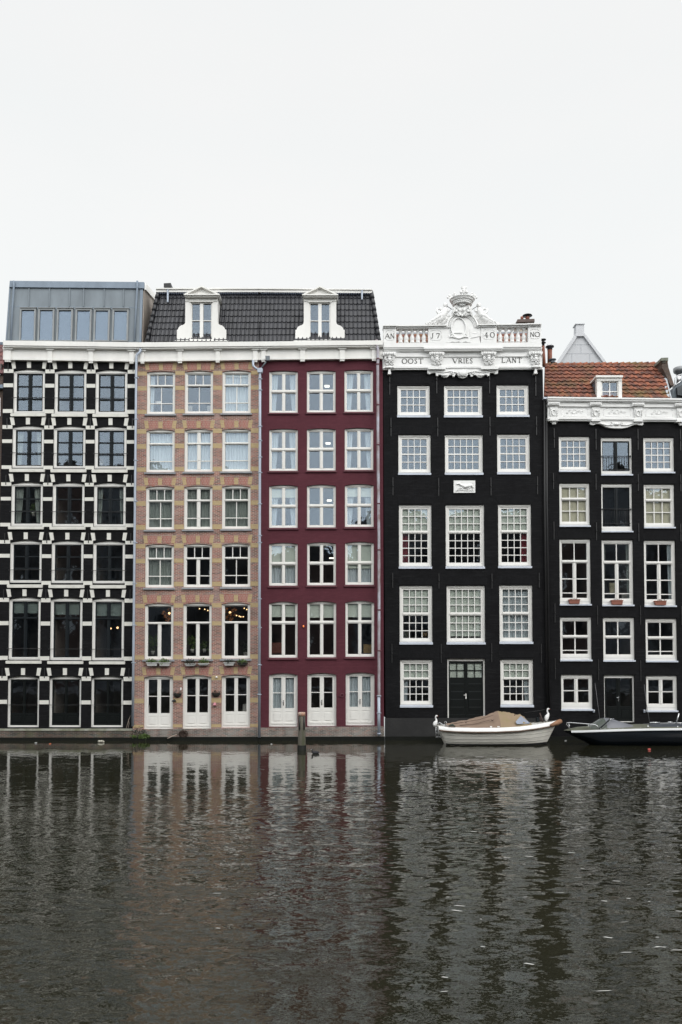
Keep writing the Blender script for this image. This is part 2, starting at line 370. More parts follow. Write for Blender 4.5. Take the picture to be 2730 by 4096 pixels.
    for c in content.split():
        k=c[0]; v=float(c[1:] or 0)/100
        mb=MB()
        if k in 'Cc':   # two side curtains
            m=CURT if k=='C' else CURTG; v=v or 0.3
            curtain(mb,gx0-0.03,gx0+W*v,gz0-0.05,gz1+0.05,0.285+yo,0.03,0.11,0.35,-1); mb.build('curtain',m,w,True)
            mb=MB(); curtain(mb,gx1-W*v,gx1+0.03,gz0-0.05,gz1+0.05,0.285+yo,0.03,0.11,0.35,1); mb.build('curtain',m,w,True)
        elif k=='F': curtain(mb,gx0-0.04,gx1+0.04,gz0-0.05,gz1+0.05,0.29+yo,0.03,0.14); mb.build('curtain',CURTG,w,True)
        elif k=='f': curtain(mb,gx0-0.04,gx1+0.04,gz0-0.05,gz1+0.05,0.29+yo,0.03,0.14); mb.build('curtain',CURT,w,True)
        elif k in 'BYG':
            mb.box(gx0-0.02,gx1+0.02,0.225+yo,0.231+yo,gz1-Hh*v,gz1+0.04); mb.box(gx0-0.02,gx1+0.02,0.218+yo,0.236+yo,gz1-Hh*v-0.03,gz1-Hh*v-0.001)
            mb.build('blind',{'B':BLIND,'Y':BLINDY,'G':BLINDG}[k],w)
        elif k in 'Rr':
            if k=='R': curtain(mb,gx0-0.03,gx0+W*v,gz0-0.05,gz0+Hh*0.6,0.30,0.04,0.16)
            else: curtain(mb,gx1-W*v,gx1+0.03,gz0-0.05,gz0+Hh*0.6,0.30,0.04,0.16)
            mb.build('curtain',CURTR,w,True)
        elif k=='l': curtain(mb,gx0-0.03,gx0+W*v,gz0-0.05,gz1+0.05,0.285,0.03,0.11,0.3,-1); mb.build('curtain',CURT,w,True)
        elif k=='q': curtain(mb,gx1-W*v,gx1+0.03,gz0-0.05,gz1+0.05,0.285,0.03,0.11,0.3,1); mb.build('curtain',CURT,w,True)
    return w,hole(o),o
def door(house,q,rise,cas,glassy,frame=WHITE,leafm=None,handle=None,rows=((1,1),(1,1)),content='',label=None,stile=10,mid=14,paneltop=None,gl=True,hm=None,pbar=3):
    """double door; glassy=(ytop,ybot) px of the glazed part"""
    o=opening(q,rise); x0,x1,z0,z1,r=o; cs,ct,cb=[c*M for c in cas]; Y0=0.12
    mb=MB(); mb.box(x0,x0+cs,Y0,Y0+0.1,z0,z1-ct); mb.box(x1-cs,x1,Y0,Y0+0.1,z0,z1-ct)
    mb.poly([(x0,z1-ct),(x1,z1-ct)]+arcpts(x0,x1,z1-r,r),Y0-0.004,Y0+0.1)
    mb.box(x0+cs,x1-cs,Y0,Y0+0.1,z0,z0+cb)
    d=mb.build('door',frame,house)
    if label: d['label']=label
    leafm=leafm or frame
    gx0=x0+cs+.003; gx1=x1-cs-.003; gz0=z0+cb+.003; gz1=z1-ct-.003; xm=(gx0+gx1)/2
    zt=U(q[0],glassy[0]).z; zb=U(q[0],glassy[1]).z; st=stile*M
    for s in (0,1):
        a,b=(gx0,xm-.002) if s==0 else (xm+.002,gx1)
        lf=MB(); Y=Y0+0.04; T=Y+0.05
        aw=a+st*(1 if s==0 else mid/stile*0.5); bw=b-st*(mid/stile*0.5 if s==0 else 1)
        lf.box(a,aw,Y,T,gz0,gz1); lf.box(bw,b,Y,T,gz0,gz1); lf.box(aw,bw,Y,T,zt,gz1); 
        lf.box(aw,bw,Y+0.001,T,gz0,zb)
        # raised bottom panel with moulding
        h=zb-gz0
        if h>0.3:
            lf.box(aw+0.01,bw-0.01,Y-0.014,Y+0.0005,gz0+h*0.80,gz0+h*0.835)
            lf.box(aw+0.05,bw-0.05,Y-0.022,Y+0.0005,gz0+h*0.24,gz0+h*0.70)
            lf.box(a+0.03,b-0.03,Y-0.035,Y-0.0005,gz0+h*0.04,gz0+h*0.13)
        if s==1 : lf.box(xm-0.03,xm+0.03,Y-0.016,Y-0.001,gz0,gz1)
        # glazing bars
        n=len(rows); 
        for k in range(1,n):
            zz=zb+(zt-zb)*k/n; lf.box(aw,bw,Y+0.01,T-0.01,zz-pbar*M/2,zz+pbar*M/2)
        nc=rows[0][1]
        for k in range(1,nc):
            xx=aw+(bw-aw)*k/nc; lf.box(xx-pbar*M/2,xx+pbar*M/2,Y+0.012,T-0.012,zb,zt)
        l=lf.build('leaf',leafm,d)
    g=MB(); g.box(gx0+st*.5,gx1-st*.5,Y0+0.075,Y0+0.079,zb-0.02,zt+0.02); g.build('pane',GLASS,d)
    if handle:
        zz=U(q[0],handle).z; hb=MB(); xx=xm-0.0
        hb.box(xx-0.022,xx+0.022,Y0+0.008,Y0+0.022,zz-0.13,zz+0.13); hb.tube([(xx,Y0-0.01+.02,zz+0.05),(xx,Y0-0.03,zz+0.05),(xx-0.12,Y0-0.03,zz+0.05)],0.013,8)
        hb.build('handle',hm or STEEL,d)
    W=gx1-gx0
    for c in content.split():
        k=c[0]; v=float(c[1:] or 0)/100; mb=MB()
        if k=='F': curtain(mb,gx0,gx1,gz0+0.1,gz1,0.29,0.03,0.14); mb.build('curtain',CURTG,d,True)
        if k=='f': curtain(mb,gx0,gx1,gz0+0.1,gz1,0.29,0.03,0.14); mb.build('curtain',CURT,d,True)
        if k=='B': mb.box(gx0+.02,gx1-.02,0.225,0.231,zt-(zt-zb)*v,zt+0.04); mb.build('blind',BLIND,d)
    return d,hole(o),o
def lerp(a,b,t): return a+(b-a)*t
def lines(top,bot,y0=1570,y1=2810):
    """column edges given at photo y0 and y1 -> function(y)"""
    return lambda y:[(lerp(a,c,(y-y0)/(y1-y0)),lerp(b,d,(y-y0)/(y1-y0))) for (a,b),(c,d) in zip(top,bot)]
def slope_tiles(name,m,parent,BL,BR,TL,TR,Yb,Yt,pitch,courses,amp=0.035,lift=0.035,shape='s',Ytilt=None):
    """tiles in courses. corners are px; plane from Yb (bottom) to Yt (top)"""
    a=U(*BL,Yb); b=U(*BR,Yb); c=U(*TL,Yt); d=U(*TR,Yt)
    n=((b-a).cross(c-a)).normalized()
    if n.y>0: n=-n
    zb=(a.z+b.z)/2
    mb=MB(); xmin=min(a.x,c.x); xmax=max(b.x,d.x); nc=int((xmax-xmin)/pitch)+1
    K=6
    def prof(u):
        if shape=='s': return amp*(0.5+0.5*math.sin(2*PI*u-0.6))+amp*0.35*max(0,math.sin(2*PI*u+2.2))
        return amp*(max(0,1-abs((u-0.85)/0.22))**0.7 if abs(u-0.85)<0.22 else 0)+amp*0.12*math.sin(2*PI*u)
    for j in range(courses):
        v0=j/courses; v1=(j+1)/courses
        ov=0.0
        for i in range(nc):
            tint=random.random(); r1=random.uniform(-.004,.004)
            vs=[]
            for (vv,lf) in ((v0,lift),(v1,0.0),(v0,-0.01)):
                base=a.lerp(c,vv); br=b.lerp(d,vv)
                for k in range(K+1):
                    u=k/K; x=xmin+(i+u)*pitch
                    x=min(max(x,base.x),br.x)
                    tt=(x-base.x)/max(1e-6,br.x-base.x); p=base.lerp(br,tt)
                    vs.append(p+n*(prof(u)+lf+r1))
            if abs(vs[0].x-vs[K].x)<0.004 and abs(vs[K+1].x-vs[2*K+1].x)<0.004: continue
            fs=[(k,k+1,K+1+k+1,K+1+k) for k in range(K)]+[(2*K+2+k,2*K+3+k,k+1,k) for k in range(K)]
            mb.add(vs,fs,tint)
    # backing
    mb.add([a-n*0.03,b-n*0.03,d-n*0.03,c-n*0.03],[(0,1,2,3)],0.5)
    o=mb.build(name,m,parent,False,tint=True)
    return o,(a,b,c,d,n)
def voussoirs(parent,wins,m,upm=None,name='arch_stone',up=42):
    """keystone + two skew blocks over each opening (px q, rise)"""
    for q,rise in wins:
        xl,xr,yt,yb=q; ys=yt+rise; xm=(xl+xr)/2
        for pp in ([(xm-8,yt-4),(xm-8,yt-31),(xm+8,yt-31),(xm+8,yt-4)],[(xl-3,ys-9),(xl-9,ys-41),(xl+7,ys-41),(xl+11,ys-11)],[(xr+3,ys-9),(xr+9,ys-41),(xr-7,ys-41),(xr-11,ys-11)]):
            MB().ppoly(pp,-0.022 if m is STONEW else -0.009,0.02).build(name,m,parent)
        if upm:
            for (a,b) in ((xl+8,xm-9),(xm+9,xr-8)):
                mb=MB(); mb.ppoly([(a+3,yt+ (rise*.55 if a<xm-9 else 0)-5),(a,ys-40),(b,ys-40),(b,yt-4 if b<xm else yt+rise*.55-5)],-0.006,0.02)
                mb.build('brick_arch',upm,parent)
def bands(parent,segs,m,yoff=-0.018,name='stone_band'):
    for s in segs:
        (x0,x1,y0,y1)=s
        MB().ppoly([(x0,y1),(x0,y0),(x1,y0),(x1,y1)],yoff,0.02).build(name,m,parent)
def cornice(parent,x0,x1,yt0,yt1,yb0,yb1,br,name='cornice'):
    """yt0/yt1 top edge px at x0/x1; yb bottom"""
    mb=MB()
    def led(f0,f1,Yf,e=0):
        a0=lerp(yt0,yb0,f0);a1=lerp(yt0,yb0,f1);b0=lerp(yt1,yb1,f0);b1=lerp(yt1,yb1,f1)
        mb.ppoly([(x0-e,a1),(x0-e,a0),(x1+e,b0),(x1+e,b1)],Yf,0.25)
    led(0.0,0.245,-0.40); led(0.25,0.335,-0.35); led(0.34,0.37,-0.28); led(0.375,0.93,-0.14); led(0.935,1.0,-0.19)
    c=mb.build(name,WHITE,parent)
    for (a,b) in br:
        t=(((a+b)/2)-x0)/(x1-x0); yt=lerp(yt0,yt1,t); yb=lerp(yb0,yb1,t); H=yb-yt
        k=MB(); k.ppoly([(a,yb-H*.07),(a,yt+H*.37),(b,yt+H*.37),(b,yb-H*.07)],-0.21,-0.135)
        k.ppoly([(a-6,yt+H*.45),(a-9,yt+H*.36),(b+9,yt+H*.36),(b+6,yt+H*.45)],-0.27,-0.215)
        k.ppoly([(a-1,yb+1),(a-1,yb-H*.075),(b+1,yb-H*.075),(b+1,yb+1)],-0.23,-0.10)
        w=(b-a)/3.6
        for i in range(3):
            xx=a+1+i*(b-a-w-2)/2; k.ppoly([(xx,yb+8),(xx,yb+1.2),(xx+w,yb+1.2),(xx+w,yb+8)],-0.21,-0.12)
        k.build('bracket',WHITE,c)
    return c
def pipe(parent,pts,Y,r,m,clampys=(),name='downpipe',clampm=None):
    mb=MB(); w=[U(x,y,Y) for x,y in pts]
    mb.tube(w,r,10)
    o=mb.build(name,m,parent,True)
    for (x,y) in clampys:
        p=U(x,y,Y); k=MB(); k.tube([p+Vector((0,0,-0.03)),p+Vector((0,0,0.03))],r*1.3,10); k.box(p.x-0.11,p.x+0.11,Y+0.0,Y+0.03,p.z-0.02,p.z+0.02)
        k.build('pipe_clamp',clampm or PIPE,o)
    return o
def leaves(c,rx,ry,rz,n,size,m,name,parent=None,up=0.5):
    mb=MB()
    for _ in range(n):
        while True:
            p=Vector((random.uniform(-1,1),random.uniform(-1,1),random.uniform(-1,1)))
            if p.length<1: break
        p=Vector((c[0]+p.x*rx,c[1]+p.y*ry,c[2]+p.z*rz))
        d=Vector((random.gauss(0,1),random.gauss(0,1),random.gauss(0,1)+up)).normalized(); s=d.cross(Vector((random.gauss(0,1),random.gauss(0,1),random.gauss(0,1)))).normalized()
        L_=size*random.uniform(.6,1.3); mb.add([p,p+d*L_*.5+s*L_*.22,p+d*L_,p+d*L_*.5-s*L_*.22],[(0,1,2,3)])
    return mb.build(name,m,parent)
# ================================================================== HOUSE A : black brick, white bands, zinc attic
A=empty('canal_house',U(275,2950,0),'black brick canal house with white stone bands and a grey zinc attic, leftmost whole house','house','canal houses in the row')
colA=lines([(53.5,180),(218,346),(382,510)],[(29,157),(196,325),(364,493)])
rowsA=[(1477,1654,9),(1703,1873,9),(1929,2105,9),(2162,2332,9),(2390,2640,9)]
sillA=[(1655,1666),(1877,1889),(2107,2118),(2340,2352),(2645,2656)]
holes=[];wq=[]
for ri,(yt,yb,rs) in enumerate(rowsA):
    for ci,(xl,xr) in enumerate(colA((yt+yb)/2)):
        dy=[-1.5,0,1][ci]; q=(xl,xr,yt+dy,yb+dy)
        ct=(['','',''],['c25','',''],['c30','','c20'],['','',''],['G20','G22','G24'])[ri][ci]
        rows=[(1,2,13)]*3; tr=(5,5)
        if ri==4: rows=[(0.40,2,13),(1,2,13)]; tr=(9,)
        gb=[1592,1813,2047,2281,2596][ri]
        w,h,o=window(A,q,rs,(11,16,10),rows,tr,13,4,DARKF,WHITE,None,ct,bars=(gb+dy,))
        holes.append(h); wq.append((q,rs))
        xs0,xs1=xl-11,xr+2
        MB().ppoly([(xs0,sillA[ri][1]+dy),(xs0-1,sillA[ri][0]+dy+2),(xs0+2,sillA[ri][0]+dy-1),(xs1-2,sillA[ri][0]+dy-1),(xs1+1,sillA[ri][0]+dy+2),(xs1,sillA[ri][1]+dy)],-0.09,0.05).build('sill',STONEW,w)
for ci,(xl,xr) in enumerate(colA(2810)):
    q=(xl,xr,2704,2909)
    d,h,o=door(A,q,9,(9,13,7),(2725,2852),WHITE,DARKD,None,rows=((1,1),),stile=5,mid=10)
    bb=MB(); z=U(0,2820).z; bb.tube([(o[0]-.05,-.01,z),(o[1]+.05,-.01,z)],0.012,6); bb.build('guard_bar',IRON,d)
    holes.append(h); wq.append((q,9))
wall([(-22,2922),(531,2922),(545,1440),(16,1436)],holes,BLACKB,A)
interior(A,-22,540,[1690,1915,2145,2375,2680],1445,2915,[205,365])
voussoirs(A,wq,STONEW)
bA=[(1478,1493),(1535,1550),(1638,1653),(1702,1717),(1759,1773),(1863,1877),(1931,1945),(1989,2003),(2093,2107),(2162,2176),(2217,2232),(2324,2339),(2393,2409),(2486,2502),(2625,2641),(2706,2723),(2801,2817)]
for (y0,y1) in bA:
    c=colA((y0+y1)/2); eL=lerp(17,-16,(y0-1440)/1400); eR=lerp(544,531,(y0-1440)/1480)
    bands(A,[(eL,c[0][0]-.5,y0-1.5,y1-1.5),(c[0][1]+.5,c[1][0]-.5,y0,y1),(c[1][1]+.5,c[2][0]-.5,y0+.5,y1+.5),(c[2][1]+.5,eR,y0+1.5,y1+1.5)],STONEW)
for (y0) in (1463,1690,1917,2150,2375,2690):
    c=colA(y0)
    for x in ((c[0][0]-22),(c[0][1]+c[1][0])/2,(c[1][1]+c[2][0])/2,c[2][1]+22):
        p=U(x,y0,-0.02); k=MB(); k.box(p.x-.02,p.x+.02,-.035,.01,p.z-.28,p.z+.22); k.build('wall_anchor',IRON,A)
MB().ppoly([(-30,2923),(-30,2915),(530,2915),(530,2923)],-0.16,0.1).build('ledge',mat('stained_ledge_stone',(0.36,0.36,0.32),0.8,0.12,2,bump=.3,c2=(0.14,0.15,0.08)),A)
MB().ppoly([(-32,2962),(-32,2923.5),(531,2923.5),(533,2962)],-0.12,0.1).build('plinth',QUAYD,A)
MB().ppoly([(-32,3010),(-32,2951),(533,2951),(533,3010)],-0.26,0.1).build('tide_band',TIDE,A)
cornice(A,13,554,1362,1369,1438.5,1446,[(19,44),(191,209),(355,373),(518,536)])
pipe(A,[(563,1392),(563,1402),(561,1408),(550,1418),(547,1424),(546,1475),(544,1700),(535,2600),(532,2905)],-0.30,0.062,PIPE,[(547,1511),(545,1676),(544,1841),(543,2005),(541,2170),(539,2334),(538,2501),(535,2651)])
# zinc attic
YB0,YT0=0.25,0.85
ya=lambda y: lerp(YT0,YB0,(y-1124)/(1366-1124))
def tpoly(mb,pp,off,th,yfn=ya):
    f=[U(x,y,yfn(y)+off) for x,y in pp]; b=[Vector((p.x,p.y+th,p.z)) for p in f]; n=len(pp)
    tri=geometry.tessellate_polygon([[Vector((p.x,p.z,0)) for p in f]])
    mb.add(f+b,[tuple(t) for t in tri]+[tuple(n+i for i in reversed(t)) for t in tri]+[(i,(i+1)%n,n+(i+1)%n,n+i) for i in range(n)])
    return mb
mb=MB(); fr=[(23,1362),(566,1368),(572,1150),(38,1146)]; f=[U(x,y,ya(y)) for x,y in fr]
b=[Vector((p.x,5.2,p.z+(0.9 if i>1 else 0))) for i,p in enumerate(f)]
mb.add(f+b,[(0,1,2,3),(7,6,5,4),(3,2,6,7),(0,3,7,4),(0,4,5,1)])
attic=mb.build('attic',ZINC,A)
p2=[U(566,1368,ya(1368)-.01),U(572,1150,ya(1150)-.01)]
mb=MB(); x0,x1=p2[0].x+.004,p2[0].x+.06
mb.add([(x0,p2[0].y+.1,p2[0].z),(p2[1].x+.004,p2[1].y+.1,p2[1].z),(p2[1].x+.004,5.2,p2[1].z+.9),(x0,5.2,p2[0].z),
        (x1,p2[0].y+.1,p2[0].z),(p2[1].x+.06,p2[1].y+.1,p2[1].z),(p2[1].x+.06,5.2,p2[1].z+.9),(x1,5.2,p2[0].z)],[(0,1,2,3),(7,6,5,4),(0,1,5,4),(1,2,6,5),(2,3,7,6),(3,0,4,7)])
mb.build('side_cladding',BEIGE,attic)
mb=MB(); tpoly(mb,[(38,1148),(40,1123),(577,1128),(576,1153)],-0.10,0.15); 
a0=U(577,1128,ya(1128)-.10); a1=U(576,1153,ya(1153)-.10)
mb.build('roof_fascia',ZINCB,attic)
mb=MB(); mb.add([(a0.x,a0.y+.16,a0.z),(a1.x,a1.y+.16,a1.z),(a1.x,5.3,a1.z+.9),(a0.x,5.3,a0.z+.9),(a0.x+.08,a0.y+.16,a0.z),(a1.x+.08,a1.y+.16,a1.z),(a1.x+.08,5.3,a1.z+.9),(a0.x+.08,5.3,a0.z+.9)],[(0,1,2,3),(7,6,5,4),(0,4,7,3),(1,5,6,2),(0,1,5,4),(2,3,7,6)])
mb.build('side_fascia',WHITE,attic)
mb=MB(); tpoly(mb,[(558,1368),(561,1153),(573,1153),(566,1368)],-0.03,0.04); mb.build('corner_trim',ZINCB,attic); mb=MB(); tpoly(mb,[(24,1363),(39,1149),(43,1149),(28,1363)],-0.03,0.04); mb.build('corner_trim',ZINCB,attic)
for x in (116,198,279,335,417,495):
    mb=MB(); tpoly(mb,[(x-3,1226),(x-1,1149),(x+3,1149),(x+1.5,1226)],-0.05,0.06); mb.build('standing_seam',ZINC,attic)
MB_=MB(); tpoly(MB_,[(38,1227),(38,1225),(563,1228.5),(563,1230.5)],-0.012,0.02); MB_.build('sheet_joint',ZINCB,attic)
gw=[(80,145),(154,219),(229,293),(303,368),(377,441),(451,516)]
for i,(a,b_) in enumerate(gw):
    mb=MB(); h=b_-a; s=lambda y:(y-1235)/(1362-1235)*(-4.0+i*0.0)
    X=lambda x,y: x+s(y)
    yt=1229+i*.6; 
    for pp in ([(X(a,1364),1364),(a,yt),(a+7,yt),(X(a+6,1364),1364)],[(X(b_-6,1364),1364),(b_-7,yt),(b_,yt),(X(b_,1364),1364)],[(a+7,yt+10),(a+7,yt),(b_-7,yt),(b_-7,yt+10)],[(X(a+6,1364),1364),(X(a+6,1360),1359.5),(X(b_-6,1360),1360),(X(b_-6,1364),1364)]):
        tpoly(mb,pp,-0.11,0.13)
    w=mb.build('attic_window',mat('grey_zinc_frame',(0.22,0.235,0.24),0.5,0.06,2) if i==0 else bpy.data.materials['grey_zinc_frame'],attic)
    mb=MB(); tpoly(mb,[(X(a+6,1360),1360),(a+7,yt+10),(b_-7,yt+10),(X(b_-6,1360),1360)],-0.045,0.006); mb.build('pane',GLASSU,w)
    mb=MB(); tpoly(mb,[(a-1,yt+1.5),(a-1,yt-1.5),(b_+1,yt-1.5),(b_+1,yt+1.5)],-0.16,0.15); mb.build('lintel_flashing',bpy.data.materials['grey_zinc_frame'],w)
    mb=MB(); tpoly(mb,[(X(a+6,1361),1361),(a+7,yt+9),(b_-7,yt+9),(X(b_-6,1361),1361)],-0.012,0.006); mb.build('blind',mat('sky_reflection_blue',(0.20,0.25,0.33),0.9,0.02) if i==0 else bpy.data.materials['sky_reflection_blue'],w)  # added sheet, no blind: its blue paints the sky reflected in the pane
for (xa,xb) in ((56,44),(550,539)):
    pts=[U(xa,1124,ya(1124)-.20),U(xa,1150,ya(1150)-.17),U(lerp(xa,xb,.4),1220,ya(1220)-.1),U(xb,1362,ya(1362)-.1)]
    mb=MB(); mb.tube(pts,0.05,10); mb.build('rain_pipe',ZINCB,attic,True)
# ================================================================== HOUSE B : pink red brick with yellow bands
B=empty('canal_house',U(790,2950,0),'pink red brick canal house with yellow brick bands and arches','house','canal houses in the row')
colB=lines([(588,701),(740,853),(890,1004)],[(576.5,692.5),(731.5,846),(886.5,1001)])
rowsB=[(1483,1654,6),(1716,1887,7),(1943,2117,7),(2175,2349,7),(2412,2636,8)]
tB=[(1539,),(1772,),(2000,),(2232,),(2490,)]
holes=[];wq=[]
layB=[[('3','2'),('3','2'),('3','2')],[('1','1'),('2w','2w'),('1','1')],[('3','2'),('2w','2w'),('3','2')],[('3','2'),('3','2w'),('3','2')],[('1','2w')]*3]
contB=[['l20','','f B6'],['f','f','f'],['F c30','F','F'],['F','',''],['','','']]
for ri,(yt,yb,rs) in enumerate(rowsB):
    for ci,(xl,xr) in enumerate(colB((yt+yb)/2)):
        dy=[1,-.5,-2][ci]; q=(xl,xr,yt+dy,yb+dy)
        a,b_=layB[ri][ci]
        na,wa=int(a[0]),14 if 'w' in a else 3.2; nb,wb=int(b_[0]),14 if 'w' in b_ else 3.2
        top=yt+12.6; bot=yb-14; tr=tB[ri][0]
        h1=tr-4-top; 
        if ri<4:
            gb=[1608,1840,2070,2301][ri]; rows=[(h1,na,wa),(gb-tr-6,nb,wb),(bot-gb-1,nb,wb)]; trs=(8.5,3.2)
        else: rows=[(h1,na,wa),(bot-tr-4,nb,wb)]; trs=(9,)
        w,h,o=window(B,q,rs,(9,11,9),rows,trs,3.2,2.2,None,CREAM,('s',6,9,0.09) ,contB[ri][ci])
        holes.append(h); wq.append((q,rs))
for ci,(xl,xr) in enumerate(colB(2810)):
    dy=[2,-.5,-4][ci]; q=(xl,xr,2701+dy*.6,2915+dy)
    d,h,o=door(B,q,8,(7,11,6),(2716+dy,2851+dy*1.2),CREAM,None,None,rows=((1,1),(1,1)),stile=8,mid=14)
    holes.append(h); wq.append((q,8))
wall([(532,2920),(1036,2916),(1036.5,1438),(546,1446)],holes,MIXB,B)
interior(B,540,1030,[1700,1930,2160,2395,2680],1450,2912,[720,871])
voussoirs(B,wq,YELB,MIXV)
bB=[(1486,1502),(1545,1562),(1639,1655),(1717,1735),(1776.5,1795),(1870,1887),(1945,1962),(2005,2023),(2100,2119),(2176,2194),(2236,2253),(2329,2347),(2415,2432),(2487.5,2504),(2621,2639),(2705,2723),(2795,2813),(2899,2911)]
for i,(y0,y1) in enumerate(bB):
    c=colB((y0+y1)/2); eL=lerp(546,533,(y0-1440)/1480)
    bands(B,[(eL,c[0][0]-.4,y0,y1),(c[0][1]+.4,c[1][0]-.4,y0-2,y1-2),(c[1][1]+.4,c[2][0]-.4,y0-2.5,y1-2.5),(c[2][1]+.4,1036,y0-3.5,y1-3.5)],YELB,-0.006,'yellow_band')
MB().ppoly([(532,2956),(532,2918),(1037,2912),(1037,2956)],-0.10,0.1).build('plinth',QUAYB,B)
MB().ppoly([(533,3010),(533,2949),(1037,2948),(1037,3010)],-0.30,0.1).build('tide_band',TIDE,B)
cornice(B,554.5,1037,1369,1366,1446,1439,[(562,578),(711,729),(863,880),(1013,1031)])
# ================================================================== HOUSE C : dark red
C=empty('canal_house',U(1285,2950,0),'dark red painted brick canal house with cream windows','house','canal houses in the row')
colC=lines([(1078,1192),(1228.5,1343),(1379,1493)],[(1076.5,1191),(1230,1346),(1384,1499)])
rowsC=[(1481,1649,4),(1713,1881.5,5),(1938,2109.5,6),(2169,2341,6),(2405,2629,8)]
trC=[1561,1794,2020.7,2251,2489]
holes=[]
contC=[['C28','','C30'],['C30','','C26'],['B24 C30','','B24 C30'],['B55 f','B3','B60 f'],['B24','B26','B26']]
for ri,(yt,yb,rs) in enumerate(rowsC):
    for ci,(xl,xr) in enumerate(colC((yt+yb)/2)):
        dy=[1.5,0,-2][ci]; q=(xl,xr,yt+dy,yb+dy)
        top=yt+13; bot=yb-14; tr=trC[ri]
        rows=[(tr-7-top,2,13),(bot-tr-7,2,13)]
        w,h,o=window(C,q,rs,(6,8,7),rows,(13,),13,3.6,None,CREAM,('r',4,8,0.08),contC[ri][ci])
        holes.append(h)
for ci,(xl,xr) in enumerate(colC(2810)):
    dy=[2,0,-3][ci]; q=(xl,xr,2692+dy*.6,2905+dy)
    d,h,o=door(C,q,7,(6,10,7),(2709+dy,2831+dy),CREAM,None,2810+dy,rows=((1,1),(1,1)),stile=9,mid=16,content=['f','','f'][ci])
    holes.append(h)
wall([(1037,2914),(1537,2908),(1532,1437),(1037,1441)],holes,REDB,C)
interior(C,1043,1530,[1697,1925,2155,2390,2680],1450,2905,[1210,1362])
MB().ppoly([(1037.5,2956),(1037.5,2911),(1538,2905),(1539,2953)],-0.10,0.1).build('plinth',QUAYB,C)
MB().ppoly([(1037.5,3010),(1037.5,2948),(1540,2947),(1540,3010)],-0.30,0.1).build('tide_band',TIDE,C)
cornice(C,1037.5,1533,1366,1361,1439,1434,[(1046,1063),(1201,1221),(1360,1380),(1488,1507)])
# pipes between B and C
pB=pipe(B,[(1041,1488),(1041,1700),(1039,2300),(1038,2950)],-0.32,0.068,PIPE,[(1041,1515),(1041,1560),(1041,1705),(1041,1762),(1041,1828),(1041,1890),(1040,2015),(1040,2142),(1040,2170),(1039,2395),(1039,2510),(1039,2660),(1038,2778)])
k=MB(); k.tube([U(1013,1441,-.3),U(1014,1462,-.3),U(1020,1470,-.32),U(1036,1480,-.32)],0.06,10)
k.ppoly([(1031,1489),(1030,1476),(1036,1471),(1048,1471),(1052,1476),(1050,1489)],-0.42,-0.24); k.build('pipe_head',PIPE,pB)
k=MB(); k.tube([U(1069,1443,-.28),U(1062,1452,-.3),U(1046,1472,-.32)],0.04,8); k.ppoly([(1064,1441),(1062,1423),(1080,1423),(1078,1441)],-0.42,-0.27); k.build('rain_pipe_branch',mat('dark_zinc',(0.15,0.17,0.19),0.5,0.1,4,metal=.3),pB)
pC=pipe(C,[(1507,1360),(1508,1385),(1512,1395),(1513,1440),(1512,1460),(1513,1800),(1517,2200),(1517,2900),(1518,2944)],-0.32,0.072,PIPER,[(1513,1436),(1512,1458),(1512,1620),(1514,1780),(1516,2015),(1517,2200),(1518,2440),(1519,2603)],clampm=REDP)
pc2=pipe(C,[(1516.5,2784),(1517,2944)],-0.326,0.078,PIPE,[(1517,2784),(1517,2852),(1517.5,2935)],name='pipe_section')
# mansard roof over B and C
YR0,YR1=-0.15,1.15
xm=1037.3
tileB,_=slope_tiles('tile_roof',TILEB,B,(590,1368),(xm,1366),(632,1170),(xm,1168),YR0,YR1,17.2*M,8,0.05,0.035,'r')
tileC,_=slope_tiles('tile_roof',TILEB,C,(xm+.4,1366),(1520,1361),(xm+.4,1168),(1490,1171),YR0,YR1,17.2*M,8,0.05,0.035,'r')
ym=lambda y: lerp(YR1,YR0,(y-1170)/(1366-1170))
def verge(parent,xb,xt,sgn):
    for j in range(8):
        t0=j/8;t1=(j+1)/8+0.02
        y0=lerp(1366,1170,t0);y1=lerp(1366,1170,t1)
        xa=lerp(xb,xt,t0);xc=lerp(xb,xt,t1)
        p0=U(xa,y0,ym(y0)-.05);p1=U(xc,y1,ym(y1)-.05)
        k=MB(); k.tube([p0+Vector((0,-.05,0)),p1],[0.115,0.095],8); k.build('verge_tile',TILEB,parent)
verge(tileB,590,634,1); verge(tileC,1517,1487,-1)
for par,(a,b_,c,d) in ((tileB,(624,xm,1152,1168)),(tileC,(xm+.3,1490,1152,1171))):
    yl=c-(0 if par is tileC else -2); 
    k=MB(); k.ppoly([(a,d),(a,yl),(b_,1152.5),(b_,1168)] if par is tileB else [(a,1168),(a,1152.5),(b_,1157),(b_,1172)],0.95,1.5); 
    k.ppoly([(a,1155.5),(a,1151.5),(b_,1151.5),(b_,1155.5)] if par is tileB else [(a,1155.5),(a,1151.5),(b_,1156),(b_,1159)],0.88,6.0)
    k.build('roof_edge',WHITE,par)
    n=int((b_-a)/9); k=MB()
    for i in range(n):
        x=a+10+i*9
        if x>b_-3: break
        yy=1170 if par is tileB else 1170+1.5*(x-a)/(b_-a)
        p=U(x,yy+4,ym(1178)-.08); k.ball((p.x,p.y,p.z),0.06,0.08,0.07,6,4)
    k.build('ridge_cap',mat('grey_blue_ridge_tile',(0.07,0.085,0.12),0.35,.1,4) if par is tileB else bpy.data.materials['grey_blue_ridge_tile'],par)
